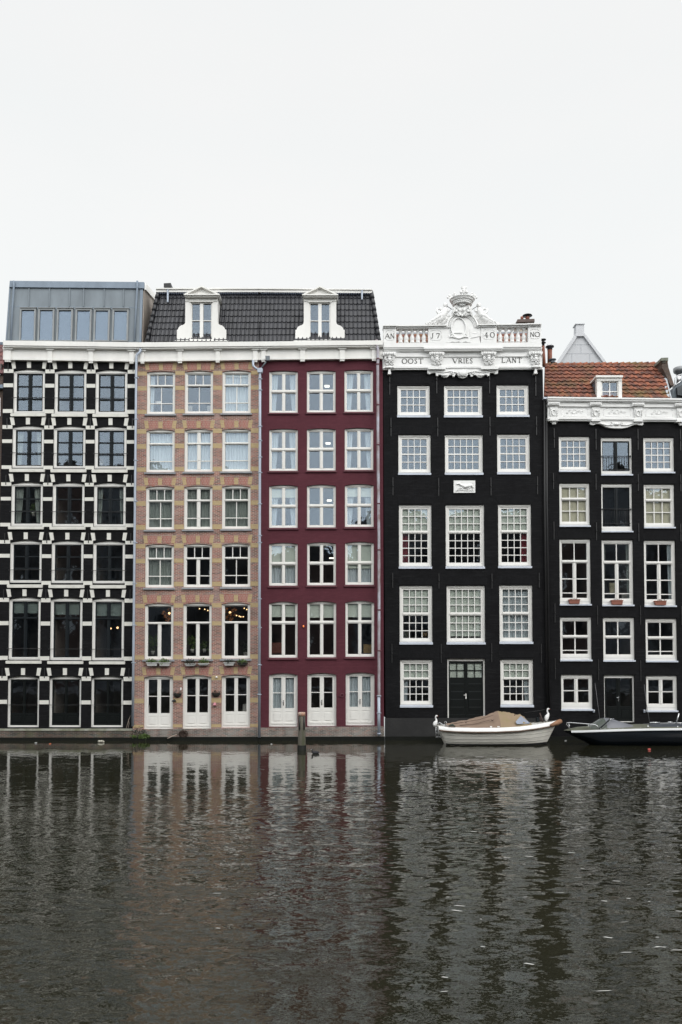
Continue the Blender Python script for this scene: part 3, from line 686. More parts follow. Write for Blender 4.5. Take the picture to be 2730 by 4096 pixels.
# side gable of the mansard (closing faces)
for par,xb,xt,s in ((tileB,592,634,1),(tileC,1518,1488,-1)):
    a=U(xb,1366,YR0);b_=U(xt,1170,YR1); k=MB(); k.add([(a.x,a.y+.02,a.z),(b_.x,b_.y,b_.z),(b_.x,7,b_.z),(a.x,7,a.z)],[(0,1,2,3)]); k.build('gable_end',BROWNB,par)
# overflow pipes on the mansard
for par,x,y0,y1 in ((tileB,672,1156,1209),(tileC,1449,1158,1198)):
    k=MB(); k.tube([U(x,y0,ym(1170)-.2),U(x,y1-3,ym(y1)-.12),U(x,y1,ym(y1)-.2)],0.048,10); k.build('overflow_pipe',PIPE,par,True)
# black chimney cowl
t=empty('chimney_cowl',U(671,1160,2.0),'small black square flue cowl on the left end of the black tiled roof','chimney')
k=MB(); k.ppoly([(656,1151),(656,1133),(684,1131.5),(684,1151)],1.9,2.6); k.build('cowl',IRON,t)
k=MB(); k.tube([U(670,1175,2.25),U(670,1151,2.25)],0.13,10); k.build('flue',ZINC,t)
# dormers
def dormer(par,dx,dy):
    YD=-0.12
    x=lambda v:v+dx; y=lambda v:v+dy
    P=lambda l:[(x(a),y(b)) for a,b in l]
    outl=[(708,1362),(708.6,1318),(712,1316)]+[(712+i*.0+ (742-712)*((i/6)**.8)-0, 1316-(1316-1288)*(math.sin(i/6*PI/2))) for i in range(1,7)]
    curveL=[(708.6,1318),(712,1318)]
    for i in range(0,7):
        a=i/6*PI/2; curveL.append((715+20*math.sin(a)*1.0, 1312-(1-math.cos(a))*0-12*math.sin(a)))
    curveL=[(708.6,1318),(713,1318),(714.5,1312),(719,1306),(726,1301.5),(733,1299.5),(737,1297),(740.5,1293),(742,1287.5)]
    left=[(708,1362)]+curveL+[(742,1188)]
    right=[(1614.6-a-0.6,b) for a,b in reversed(left)]
    outline=P(left+right)
    win=P([(764,1356),(764,1208),(849,1208),(849,1356)])
    w3=[(U(a,b,YD).x,U(a,b,YD).z) for a,b in outline]; h3=[(U(a,b,YD).x,U(a,b,YD).z) for a,b in win]
    tri=geometry.tessellate_polygon([[Vector((p[0],p[1],0)) for p in w3],[Vector((p[0],p[1],0)) for p in h3]])
    mb=MB(); fl=w3+h3; mb.add([(p[0],YD,p[1]) for p in fl],[tuple(t) for t in tri])
    n=len(w3); mb.add([(p[0],YD,p[1]) for p in w3]+[(p[0],YD+.35,p[1]) for p in w3],[(i,(i+1)%n,n+(i+1)%n,n+i) for i in range(n)])
    n=4; mb.add([(p[0],YD,p[1]) for p in h3]+[(p[0],YD+.2,p[1]) for p in h3],[(i,(i+1)%n,n+(i+1)%n,n+i) for i in range(n)])
    # cheeks + roof
    a=U(x(744),y(1330),YD).x;b_=U(x(870),y(1330),YD).x;zt=U(x(806),y(1188),YD).z;zb=U(x(806),y(1362),YD).z
    mb.box(a,a+.06,YD+.36,1.6,zb,zt-.02); mb.box(b_-.06,b_,YD+.36,1.6,zb,zt-.02)
    d=mb.build('dormer',WHITE,par)
    k=MB(); k.ppoly(P([(701,1364.5),(701,1361),(914,1361),(914,1364.5)]),YD-.07,YD+.3)
    k.ppoly(P([(757,1361),(757,1356.5),(856,1356.5),(856,1361)]),YD-.05,YD-.001)
    k.ppoly(P([(741,1204),(741,1201.5),(872,1201.5),(872,1204)]),YD-.03,YD-.001); k.ppoly(P([(759,1207.5),(759,1204.5),(854,1204.5),(854,1207.5)]),YD-.05,YD-.001)
    k.ppoly(P([(739,1186),(737,1179.5),(878,1179.5),(876,1186)]),YD-.20,YD+.35); k.ppoly(P([(736,1179.4),(735,1175),(879.5,1175),(878.5,1179.4)]),YD-.28,YD+.4)
    k.build('dormer_moulding',WHITE,d)
    k=MB(); k.ppoly(P([(742,1174.6),(806.6,1147),(871,1174.6)]),YD-.10,YD+.1)
    k.ppoly(P([(738,1174.8),(806.6,1142),(806.6,1147.5),(750,1174.8)]),YD-.26,1.4); k.ppoly(P([(877,1174.8),(864,1174.8),(806.6,1147.5),(806.6,1142)]),YD-.26,1.4)
    k.build('pediment',CREAM,d)
    o=opening((x(764),x(849),y(1208),y(1356)),0)
    # window in dormer
    k=MB(); x0=U(x(764),y(1280),YD).x; x1=U(x(849),y(1280),YD).x; z1=U(x(806),y(1208),YD).z; z0=U(x(806),y(1356),YD).z
    k.box(x0,x0+.06,YD+.05,YD+.12,z0,z1); k.box(x1-.06,x1,YD+.05,YD+.12,z0,z1); k.box(x0+.06,x1-.06,YD+.05,YD+.12,z0,z0+.09); k.box(x0+.06,x1-.06,YD+.05,YD+.12,z1-.06,z1)
    xc=(x0+x1)/2; k.box(xc-.085,xc+.085,YD+.04,YD+.115,z0+.09,z1-.06); zc=lerp(z1,z0,.49)
    k.box(x0+.06,xc-.085,YD+.06,YD+.11,zc-.02,zc+.02); k.box(xc+.085,x1-.06,YD+.06,YD+.11,zc-.02,zc+.02)
    s=k.build('dormer_window',WHITE,d)
    k=MB(); k.box(x0+.03,x1-.03,YD+.122,YD+.126,z0+.03,z1-.03); k.build('pane',GLASS,d)
    k=MB(); k.box(x0-.1,x1+.1,1.3,1.35,z0-.2,z1+.3); k.build('dormer_room',INT,d)
    return d
dormer(B,0,0); dormer(C,474,1)
# ================================================================== HOUSE D : black, tall, with the white parapet
D=empty('canal_house',U(1860,2950,0),'tall black canal house with white balustrade and carved crest on top','house','canal houses in the row')
holes=[]
def sashwin(H,q,top,bot,meet,n,r1,r2,cs=15,ct=15.6,cb=26,content='',bar=None,**kw):
    """q outer incl. sill ; sill 11px"""
    q2=(q[0],q[1],q[2],q[3]-2)
    rows=[(1,n)]*r1+[(1,n)]*r2; tr=[3.2]*(r1-1)+[meet]+[3.2]*(r2-1)
    w,h,o=window(H,q2,0,(cs*.6,ct*.65,cb*.75),rows,tr,3.0,cs*.4,None,WHITE,('w',1.5,10,0.05),content,bars=(bar,) if bar else (),barm=WHITE,**kw)
    return w,h,o
rowD=[(1540.7,1672.4,5,5),(1738,1902,4,5),(2019,2277,11,5),(2342.4,2580,12,5)]
cD=[[(1590.6,1720),(1777.7,1930),(1987.5,2116)],[(1594.6,1723.5),(1781,1932.5),(1990,2120.5)],[(1597,1727),(1784,1938),(1994,2126)],[(1599.6,1730),(1788,1941),(1999,2131)]]
rD=[(1,2),(2,2),(3,4),(3,3)]
coD=[['','',''],['','',''],['B40 R25','B40','B40 r25'],['B44','B92','f']]
gD=[1622,1846,2223,2524]
for ri in range(4):
    for ci in range(3):
        a,b_=cD[ri][ci]; dy=[0,0,-2][ci]; q=(a,b_,rowD[ri][0]+dy,rowD[ri][1]+dy)
        w,h,o=sashwin(D,q,0,0,[4,5,12,13][ri],[4,5,4][ci],*rD[ri],content=coD[ri][ci])
        holes.append(h)
for (a,b_,yt,yb,c) in ((1602,1731,2639,2832,'B40 l25'),(2003,2134,2638,2831,'B40 q25')):
    w,h,o=sashwin(D,(a,b_,yt,yb),0,0,10,4,2,3,content=c); holes.append(h)
q=(1791,1942,2635,2887)
d,h,o=door(D,q,0,(6,9,5),(2653,2710),WHITE,DARKD,2785,rows=((1,2),(1,2)),stile=5,mid=14,content='B100',hm=WHITE)
holes.append(h)
# engraved lower panes of the door
for (a,b_) in ((1804,1856),(1876,1927)):
    for i in range(5):
        y=2735+i*31; MB().ppoly([(a,y+1.2),(a,y-.4),(b_,y-.4),(b_,y+1.2)],0.135,0.159).build('door_moulding',mat('dark_grey_door_trim',(0.03,0.035,0.037),.4,.1,3) if 'dark_grey_door_trim' not in bpy.data.materials else bpy.data.materials['dark_grey_door_trim'],d)
wall([(1543,2872),(2196,2872),(2172,1478),(1534,1480)],holes,BLACKB,D)
interior(D,1548,2185,[1705,1985,2310,2605],1485,2870,[1755,1965])
MB().ppoly([(1541,2958),(1541,2872.5),(2197,2872.5),(2200,2958)],-0.05,0.1).build('plinth',mat('black_painted_plinth',(0.009,0.009,0.0095),0.75,0.2,1.5,bump=.5,bscale=8,c2=(0.018,0.018,0.018)),D)
MB().ppoly([(1541,3010),(1541,2946),(2200,2946),(2200,3010)],-0.09,0.1).build('tide_band',TIDE,D)
for (a,b_,y) in ((1598,1722,1520),(1780,1930,1520),(1990,2118,1518),(1598,1725,1722),(1783,1934,1722),(1993,2120,1720),(1600,1728,2001),(1786,1938,2001),(1996,2126,1998),(1602,1731,2325),(1790,1941,2325),(2001,2132,2322),(1603,1732,2618),(1792,1942,2618),(2004,2134,2616)):
    MB().ppoly([(a-6,y+14),(a-14,y-14),(b_+14,y-14),(b_+6,y+14)],-0.008,0.02).build('flat_arch',BLACKV,D)
for (x,y,l) in ((1560,1530,50),(1748,1520,55),(1959,1520,55),(2144,1530,55),(1565,1708,38),(1752,1708,38),(1961,1705,38),(2147,1703,38),(1573,1945,36),(1756,1947,36),(1965,1946,36),(2151,1941,36),(1572,2322,30),(1757,2324,30),(1969,2324,30),(2158,2321,30),(1569,2613,38),(1766,2613,38),(1968,2611,38),(2166,2613,38)):
    k=MB(); p=U(x,y,-.02); k.box(p.x-.022,p.x+.022,-.035,-.001,p.z-l*M,p.z+l*M); k.ball((p.x,-.05,p.z),.035,.03,.035,8,6); k.build('wall_anchor',IRON,D)
    k=MB(); k.ball((p.x,-.085,p.z),.02,.015,.02,6,4)
# plaque with running animal
pl=MB().ppoly([(1816,1971),(1816,1922),(1902,1922),(1902,1971)],-0.06,0.02).build('relief_plaque',WHITE2,D)
k=MB(); P=lambda x,y,Y=-.08:U(x,y,Y)
k.tube([P(1838,1934),P(1846,1940),P(1860,1948),P(1874,1944),P(1886,1942),P(1893,1938)],[.04,.06,.085,.085,.075,.03],8)
k.tube([P(1838,1934),P(1830,1936),P(1826,1937)],[.05,.04,.015],7); k.tube([P(1852,1945),P(1844,1953),P(1832,1956)],[.045,.03,.015],6); k.tube([P(1856,1949),P(1850,1957),P(1842,1959)],[.045,.03,.015],6)
k.tube([P(1884,1944),P(1876,1953),P(1868,1956),P(1862,1958)],[.055,.035,.025,.015],6); k.tube([P(1888,1943),P(1895,1950),P(1890,1957)],[.05,.03,.015],6); k.tube([P(1891,1939),P(1895,1932),P(1888,1931)],[.02,.015,.01],5)
k.tube([P(1824,1963,-.065),P(1845,1960,-.065),P(1870,1962,-.065),P(1895,1961,-.065)],.03,6)
k.build('running_animal_relief',WHITE2,pl,True)
# ---- entablature
E_=MB()
def led(mb,x0,x1,a0,a1,b0,b1,Y,e=0): mb.ppoly([(x0-e,a1),(x0-e,a0),(x1+e,b0),(x1+e,b1)],Y,0.3); return mb
led(E_,1534.5,2170,1390,1396,1388,1394,-0.26); led(E_,1534.5,2169,1396.4,1402,1394.4,1400,-0.21); led(E_,1535,2169,1402.4,1407,1400.4,1405,-0.16)
led(E_,1535,2169,1407.3,1425,1405.3,1423,-0.10); led(E_,1535,2170,1425.3,1427.5,1423.3,1425.5,-0.13); led(E_,1535,2170,1427.8,1466,1425.8,1464,-0.07); led(E_,1534,2171,1466.3,1472,1464.3,1470,-0.18); led(E_,1534,2171,1472.3,1478.5,1470.3,1476.5,-0.13)
led(E_,1697,2012,1389,1395,1388,1394,-0.36); led(E_,1699,2009,1395.3,1402,1394.4,1401,-0.31)
ent=E_.build('entablature',WHITE2,D)
# parapet solid base and pedestals, rail
k=MB(); led(k,1535,2167,1372,1389.6,1369.5,1387.6,-0.30)
for (a,b_) in ((1534.5,1586),(1714.5,1790),(1924.6,1988),(2114,2166)):
    t=(a-1534)/632; k.ppoly([(a,1372-2.5*t-.3),(a,1312-6*t),(b_,1312-6*t),(b_,1372-2.5*t-.3)],-0.30,0.05)
par=k.build('parapet',WHITE2,D)
def rail(mb,a,b_,ya0,yb0,Y,h=12):
    mb.ppoly([(a,ya0+4),(a,ya0),(b_,yb0),(b_,yb0+4)],Y-.1,0.12); mb.ppoly([(a+1,ya0+h),(a+1,ya0+4.3),(b_-1,yb0+4.3),(b_-1,yb0+h)],Y,0.06)
k=MB(); rail(k,1533.5,1587,1299.5,1299,-.36); rail(k,1587.5,1713,1300.5,1299.5,-.30); rail(k,1713.5,1788,1299,1298,-.36)
k.build('parapet_rail',WHITE2,par); k=MB()
rail(k,1913,1987.5,1296,1295,-.36); rail(k,1988,2112,1295.5,1294,-.30); rail(k,2112.5,2167.5,1293,1292.5,-.36)
k.build('parapet_rail',WHITE2,par)
for (a,b_,y0,y1) in ((1544,1578,1322,1360),(1722,1766,1322,1360),(1934,1978,1319,1356),(2122,2159,1317,1354)):
    k=MB()
    for (p,q_) in (((a+6,y0),(b_-6,y0)),((a+6,y1),(b_-6,y1)),((a,y0+6),(a,y1-6)),((b_,y0+6),(b_,y1-6)),((a,y0+6),(a+6,y0)),((b_,y0+6),(b_-6,y0)),((a,y1-6),(a+6,y1)),((b_,y1-6),(b_-6,y1))):
        k.tube([U(p[0],p[1],-.305),U(q_[0],q_[1],-.305)],.011,5)
    k.build('panel_moulding',WHITE2,par)
def baluster(x,half=False):
    yt,yb=(1313,1372) if x<1800 else (1308,1369.5)
    p0=U(x,yb,-.12);p1=U(x,yt,-.12);H=p1.z-p0.z
    r=lambda v:v*M
    prof=[(r(10),0),(r(10),.10*H),(r(7),.13*H),(r(8.5),.2*H),(r(10.2),.30*H),(r(9.5),.40*H),(r(7),.50*H),(r(4.6),.62*H),(r(5.2),.70*H),(r(3.8),.74*H),(r(6.5),.80*H),(r(8),.86*H),(r(10),.90*H),(r(10),.98*H)]
    MB().lathe((p0.x,p0.y+.06,p0.z),prof,14).build('baluster',WHITE2,par,True)
for x in (1603,1626,1650,1673,1697): baluster(x)
for x in (2002,2026.6,2050,2074,2097.5): baluster(x)
# ---- lettering
def text(s,x,y,h,Y,parent,w=None,name='inscription'):
    """centre x, baseline y (px), cap height px"""
    cu=bpy.data.curves.new(name,'FONT'); cu.body=s; cu.align_x='CENTER'; cu.size=h*M/0.70; cu.extrude=0.006; cu.offset=-0.0045; cu.space_character=1.12
    o=bpy.data.objects.new('tmp',cu); col.objects.link(o)
    dg=bpy.context.evaluated_depsgraph_get(); me=bpy.data.meshes.new_from_object(o.evaluated_get(dg))
    bpy.data.objects.remove(o)
    p=U(x,y,Y); v=[(p.x+vv.co.x*(w or 1),Y-vv.co.z,p.z+vv.co.y) for vv in me.vertices]
    mb=MB(); mb.add(v,[tuple(f.vertices) for f in me.polygons]); bpy.data.meshes.remove(me)
    return mb.build(name,LETTER,parent)
LETTER=mat('grey_incised_letter',(0.06,0.06,0.055),0.7,0.1,5)
def strokes(word,xc,y,h,Y,parent,sp=1.0,wt=1.0):
    """roman capitals drawn with thick and thin strokes and serifs; box 0..1 high"""
    G={'O':(1.02,[('arc',.5,.5,.5,.5,0,360)]),'S':(.62,[('p',[(.92,.85),(.7,.98),(.35,.97),(.15,.8),(.3,.6),(.7,.42),(.88,.22),(.65,.03),(.3,.02),(.06,.16)])]),
       'T':(.9,[('l',.5,0,.5,1,1),('l',0,.98,1,.98,.6),('l',0,.98,-.04,.86,.6),('l',1,.98,1.04,.86,.6),('l',.34,.01,.66,.01,.5)]),
       'V':(1.0,[('l',.02,1,.5,0,1.25),('l',.5,0,.98,1,.6),('l',-.1,1,.16,1,.5),('l',.86,1,1.1,1,.5)]),
       'R':(.78,[('l',.12,0,.12,1,1.1),('p',[(.12,.98),(.55,.98),(.78,.85),(.75,.62),(.5,.5),(.14,.5)]),('l',.42,.5,1.02,0,1.2),('l',0,.01,.26,.01,.5),('l',0,.99,.2,.99,.5)]),
       'I':(.28,[('l',.5,0,.5,1,1.1),('l',.05,.01,.95,.01,.5),('l',.05,.99,.95,.99,.5)]),
       'E':(.58,[('l',.15,0,.15,1,1.1),('l',0,.98,.95,.98,.6),('l',.15,.52,.75,.52,.6),('l',0,.02,1.0,.02,.6),('l',.95,.98,.95,.86,.5),('l',1,.02,1.02,.16,.5)]),
       'L':(.72,[('l',.15,0,.15,1,1.1),('l',0,.02,1.0,.02,.7),('l',1,.02,1.03,.2,.6),('l',0,.99,.32,.99,.5)]),
       'A':(.92,[('l',0,0,.5,1,.6),('l',.5,1,1,0,1.25),('l',.2,.34,.8,.34,.5),('l',-.1,.01,.12,.01,.5),('l',.85,.01,1.12,.01,.5)]),
       'N':(.82,[('l',.1,0,.1,1,.6),('l',.1,1,.9,0,1.25),('l',.9,0,.9,1,.6),('l',-.02,.01,.24,.01,.5),('l',.76,.99,1.02,.99,.5)]),
       'J':(.6,[('l',.6,1,.6,.2,1.1),('p',[(.6,.25),(.5,.04),(.2,0),(.02,.12)]),('l',.4,.99,.85,.99,.5)]),
       '7':(.62,[('l',0,.97,.98,.97,.8),('l',.98,.97,.35,0,1.0),('l',0,.97,0,.82,.6)]),
       '4':(.78,[('l',.62,0,.62,1,1.0),('l',.62,1,0,.3,.6),('l',0,.3,1,.3,.7),('l',.4,.01,.85,.01,.5)]),
       '0':(.82,[('arc',.5,.5,.5,.5,0,360)])}
    tot=sum(G[c][0] for c in word)+0.24*sp*(len(word)-1); x=xc-tot*h/2; mb=MB(); T=0.105*h*wt; q_=0
    for c in word:
        w,ss=G[c]; q=lambda a,b:(x+a*w*h,y-b*h)
        for s_ in ss:
            if s_[0]=='l': segs=[((s_[1],s_[2]),(s_[3],s_[4]),s_[5])]
            elif s_[0]=='p': segs=[(s_[1][i],s_[1][i+1],.8) for i in range(len(s_[1])-1)]
            else:
                n=18; pt=[(.5+.5*math.cos(2*PI*i/n),.5+.5*math.sin(2*PI*i/n)) for i in range(n+1)]
                segs=[(pt[i],pt[i+1],.45+.75*abs(math.cos(2*PI*(i+.5)/n))) for i in range(n)]
            for (a,b_,k_) in segs:
                A_=q(*a);B_=q(*b_); dx,dy=B_[0]-A_[0],B_[1]-A_[1]; l=math.hypot(dx,dy) or 1; nx,ny=-dy/l*T*k_/2,dx/l*T*k_/2
                q_+=1; mb.ppoly([(A_[0]+nx,A_[1]+ny),(B_[0]+nx,B_[1]+ny),(B_[0]-nx,B_[1]-ny),(A_[0]-nx,A_[1]-ny)],Y-0.0002*(q_%17),Y+.02)
        x+=(w+0.24*sp)*h
    return mb.build('inscription',LETTER,parent)
strokes('OOST',1651,1453.5,19,-.085,ent,1.15,1.25); strokes('VRIES',1852,1452.5,19,-.085,ent,1.0,1.25); strokes('LANT',2048,1450,19,-.085,ent,1.15,1.25)
strokes('AN',1560,1353,19,-.315,par,.8,1.15)
strokes('J7',1742,1353,20,-.315,par,2.2,1.15); strokes('40',1959,1349,20,-.315,par,1.6,1.15); strokes('NO',2141,1346.5,18.5,-.315,par,.8,1.15)
# ---- corbels with carved scrolls
def scroll(mb,cx,cy,r,Y,turns=1.4,th=.03,dirn=1,start=0):
    pts=[];rad=[]
    n=int(14*turns)
    for i in range(n+1):
        a=start+dirn*2*PI*turns*i/n; rr=r*(1-0.85*i/n); pts.append(U(cx+rr*math.cos(a),cy-rr*math.sin(a),Y-.03*i/n)); rad.append(th*(1-0.35*i/n))
    mb.tube(pts,rad,6)
def corbel(x0,x1,yt,yb,drop,Y=-.10):
    xm=(x0+x1)/2; w=x1-x0; k=MB()
    k.ppoly([(x0-4,yt+14),(x0-7,yt+6),(x0-7,yt+1),(x1+7,yt+1),(x1+7,yt+6),(x1+4,yt+14)],Y-.17,.1)
    for i in range(6):
        p=U(x0+w*(i+.5)/6,yt+7,Y-.18); k.ball((p.x,p.y,p.z),w*M/12,.05,.085,8,6)
    k.ppoly([(x0+1,yt+20),(x0,yt+14.3),(x1,yt+14.3),(x1-1,yt+20)],Y-.12,.1)
    k.ppoly([(x0+4,yb-10),(x0+1,yt+20.3),(x1-1,yt+20.3),(x1-4,yb-10)],Y-.05,.1)
    scroll(k,x0+8,yt+28,7,Y-.10,1.3,.035,1,PI/2); scroll(k,x1-8,yt+28,7,Y-.10,1.3,.035,-1,PI/2)
    p=U(xm,yt+30,Y-.12); k.ball((p.x,p.y,p.z),.10,.09,.13,10,7); p=U(xm,yt+20,Y-.16); k.ball((p.x,p.y,p.z),.12,.06,.05,8,6)
    for s in (-1,1):
        k.tube([U(xm,yt+42,Y-.1),U(xm+s*6,yt+36,Y-.12),U(xm+s*14,yt+40,Y-.1),U(xm+s*18,yt+34,Y-.08)],[.03,.04,.03,.015],6)
        scroll(k,xm+s*9,yb-10,6,Y-.08,1.1,.028,s,0)
    k.tube([U(xm,yt+36,Y-.12),U(xm,yb-8,Y-.12)],[.05,.02],6)
    if drop:
        for dx_,rr in ((-14,.05),(-7,.065),(0,.075),(7,.065),(14,.05)):
            p=U(xm+dx_,yb+2+abs(dx_)*.1,Y-.16); k.ball((p.x,p.y,p.z),rr*1.1,.06,rr,8,6)
        k.ppoly([(xm-7,yb+30),(xm-4,yb+16),(xm-5,yb+6),(xm+5,yb+6),(xm+4,yb+16),(xm+7,yb+30)],Y-.12,.05)
    return k.build('corbel',WHITE2,ent)
corbel(1538,1580,1407,1466,True); corbel(1725,1772,1406,1464,False); corbel(1933,1980,1405,1463,False); corbel(2124,2165,1405,1464,True)
k=MB()
for (a,b_) in ((1715,1783),(1926,1994)):
    k.ppoly([(a,1476),(a-2,1468),(b_+2,1468),(b_,1476)],-.30,.05); k.ppoly([(a+4,1467),(a+4,1465),(b_-4,1465),(b_-4,1467)],-.2,.05)
k.build('corbel_base',WHITE2,ent)
# ---- hanging scalloped apron
ap=[(1711,1478)]
right=[(1993,1478),(1993,1493),(1984,1496),(1976,1492),(1965,1490),(1960,1492),(1959,1502),(1952,1504),(1948,1498),(1940,1498),(1936,1504),(1926,1509),(1914,1508),(1906,1500),(1894,1499),(1892,1505),(1885,1506),(1882,1498),(1876,1494),(1872,1500),(1868,1507),(1858,1511),(1852,1512.5)]
left=[(3704-x,y) for x,y in reversed(right)]
k=MB(); k.ppoly([p for p in right]+[p for p in left],-.14,.02)
apron=k.build('carved_apron',WHITE2,D)
k=MB(); p=U(1852,1492,-.18); k.ball((p.x,p.y,p.z),.22,.08,.17,12,8)
for s in (-1,1):
    scroll(k,1852+s*14,1499,7,-.16,1.2,.03,s,PI/2); scroll(k,1852+s*40,1490,8,-.16,1.2,.028,-s,PI/2)
    k.tube([U(1852+s*20,1492,-.16),U(1852+s*45,1484,-.16),U(1852+s*80,1490,-.16),U(1852+s*110,1484,-.16),U(1852+s*130,1488,-.16)],[.03,.035,.03,.03,.015],6)
    p=U(1852+s*73,1500,-.16); k.ball((p.x,p.y,p.z),.17,.06,.07,10,6)
for i in range(7):
    a=PI*i/6; k.tube([U(1852,1490,-.2),U(1852+15*math.cos(a),1493+13*math.sin(a),-.2)],[.05,.03],6)
k.build('apron_carving',WHITE2,apron,True)
# ---- central pediment with crest
cx=1849.6
k=MB(); pts=[(1787,1389),(1787,1315)]+[(cx-66*math.cos(PI*i/20),1315-66*math.sin(PI*i/20)) for i in range(0,21)]+[(1914,1315),(1924,1389)]
k.ppoly([(1787,1388),(1784,1315)]+[(cx-65*math.cos(PI*i/20),1315-66*math.sin(PI*i/20)) for i in range(1,20)]+[(1915,1315),(1924,1388)],-.26,.25)
crest=k.build('crest_pediment',WHITE2,D)
k=MB()
for (rr,Y,th) in ((62,-.29,.055),(54,-.28,.03),(48,-.275,.025)):
    k.tube([U(cx-rr*math.cos(PI*i/24),1313-(rr+1)*math.sin(PI*i/24),Y) for i in range(0,25)],th,8)
k.build('arch_moulding',WHITE2,crest,True)
k=MB(); N=32
ring=[U(1836+29*math.cos(2*PI*i/N),1313+41*math.sin(2*PI*i/N),-.32) for i in range(N+1)]
k.tube(ring,.045,8,False); k.ppoly([(1836+28*math.cos(2*PI*i/N),1313+40*math.sin(2*PI*i/N)) for i in range(N)],-.30,-.2)
k.build('oval_shield',WHITE2,crest,True)
k=MB(); k.ppoly([(1817,1332),(1822,1328),(1834,1326),(1846,1328),(1850,1332)],-.34,-.29); 
k.ppoly([(1784,1369),(1787,1350),(1884,1350),(1883,1369),(1873,1370),(1866,1366),(1856,1368),(1848,1371),(1834,1366),(1822,1370),(1810,1366),(1800,1371)],-.31,-.25)
for s in (-1,1):
    scroll(k,1836+s*28,1338,8,-.33,1.2,.03,s,PI/2); k.tube([U(1836+s*12,1352,-.33),U(1836+s*26,1346,-.34),U(1836+s*36,1350,-.33),U(1836+s*40,1340,-.32)],[.03,.04,.03,.015],6)
k.tube([U(1880,1330,-.27),U(1900,1334,-.27),U(1920,1328,-.27)],[.02,.03,.02],6); k.ppoly([(1882,1352),(1880,1316),(1893,1308),(1923,1312),(1924,1345)],-.285,-.24)
k.build('cartouche_carving',WHITE2,crest,True)
# mask and volutes below the crown
k=MB(); k.ppoly([(1808,1262),(1812,1236),(1820,1222),(1880,1222),(1888,1236),(1892,1262),(1876,1258),(1850,1262),(1824,1258)],-.36,.1)
for s in (-1,1):
    scroll(k,cx+s*14,1256,9,-.40,1.6,.04,s,PI/2); scroll(k,cx+s*22,1234,9,-.38,1.3,.035,-s,PI/2)
    k.tube([U(cx+s*30,1262,-.36),U(cx+s*36,1250,-.38),U(cx+s*30,1238,-.38),U(cx+s*38,1228,-.36)],[.03,.05,.05,.03],7)
    p=U(cx+s*24,1246,-.40); k.ball((p.x,p.y,p.z),.10,.07,.06,8,6); p=U(cx+s*8,1240,-.42); k.ball((p.x,p.y,p.z),.08,.06,.10,8,6)
p=U(cx,1219,-.42); k.ball((p.x,p.y,p.z),.17,.08,.07,10,6); p=U(cx,1262,-.42); k.ball((p.x,p.y,p.z),.07,.06,.08,8,6)
k.build('crest_carving',WHITE2,crest,True)
# crown
k=MB(); n=24
def cring(yb_,rx,ry,th,lift=0):
    c=U(cx,yb_,-.15); k.tube([(c.x+rx*M*math.cos(2*PI*i/n),c.y+ry*math.sin(2*PI*i/n),c.z) for i in range(n+1)],th,6,False)
c=U(cx,1223,-.15)
k.lathe((c.x,c.y,c.z),[(.42,0),(.46,.06),(.44,.09),(.50,.16),(.58,.25),(.61,.29),(.56,.30),(.40,.14),(.38,.02)],24)
for (yy,rx,th) in ((1221,37,.035),(1215,39,.026),(1208,44,.026),(1200,49,.030)): cring(yy,rx,rx*M*.95,th)
for i in range(8):
    a=2*PI*i/8-PI/2; big=(i%2==0)
    bx=c.x+.58*math.cos(a); by=c.y+.56*math.sin(a); z=c.z+.28
    s=1.0 if big else .7
    if i==0: s=1.45
    k.tube([(bx,by,z),(bx*1.0+.05*math.cos(a),by+.04*math.sin(a),z+.16*s)],[.05,.035],6)
    for dx_,dz_,r_ in ((-.09,.14,.06),(.09,.14,.06),(0,.24,.075)): k.ball((bx+dx_*s+.05*math.cos(a),by,z+dz_*min(s,1.05)),r_*s,.05*s,r_*s,8,6)
    if i==0: 
        k.ball((bx,by,z+.34),.13,.06,.07,8,6); k.box(bx-.15,bx+.15,by-.04,by+.04,z+.36,z+.42)
k.build('crown',WHITE2,crest,True)
# supporters: reclining figures with raised arm and rod (mirrored pair), each one continuous body with limbs
for s in (-1,1):
    X=lambda v: cx+s*v
    k=MB()
    k.tube([U(X(66),1232,-.12),U(X(68),1238,-.14),U(X(70),1250,-.16),U(X(75),1262,-.18),U(X(84),1274,-.2),U(X(98),1282,-.2),U(X(116),1288,-.18),U(X(132),1292,-.14),U(X(148),1295,-.1)],[.07,.15,.17,.15,.17,.15,.10,.07,.04],10)
    k.tube([U(X(76),1262,-.24),U(X(92),1265,-.28),U(X(104),1276,-.26),U(X(122),1284,-.22),U(X(136),1294,-.18)],[.13,.12,.09,.07,.05],8)
    p=U(X(67),1223,-.12); k.ball((p.x,p.y,p.z),.105,.11,.13,12,9); k.ball((p.x,p.y+.03,p.z+.05),.12,.12,.10,10,7)
    k.tube([U(X(74),1240,-.14),U(X(84),1250,-.16),U(X(95),1256,-.16),U(X(101),1246,-.14),U(X(100),1233,-.12)],[.08,.07,.06,.055,.04],8)
    k.tube([U(X(62),1240,-.14),U(X(54),1246,-.2),U(X(48),1238,-.2)],[.075,.055,.035],8)
    k.tube([U(X(82),1244,-.1),U(X(88),1234,-.1),U(X(95),1238,-.1)],[.05,.06,.03],7)
    for (a,b_,r_) in ((60,1266,.13),(66,1276,.16),(78,1286,.16),(94,1292,.12),(110,1296,.09),(126,1297,.07),(140,1298,.05)):
        p=U(X(a),b_,-.1); k.ball((p.x,p.y,p.z),r_*1.3,.12,r_,9,6)
    for (a,b_) in ((88,1272),(108,1290),(128,1291)): scroll(k,X(a),b_,7,-.26,1.1,.03,s,0)
    k.build('carved_figure',WHITE2,crest,True)
    k=MB(); k.tube([U(X(60),1225,-.16),U(X(40),1238,-.2)],.016,6); k.build('rod',IRON,crest)
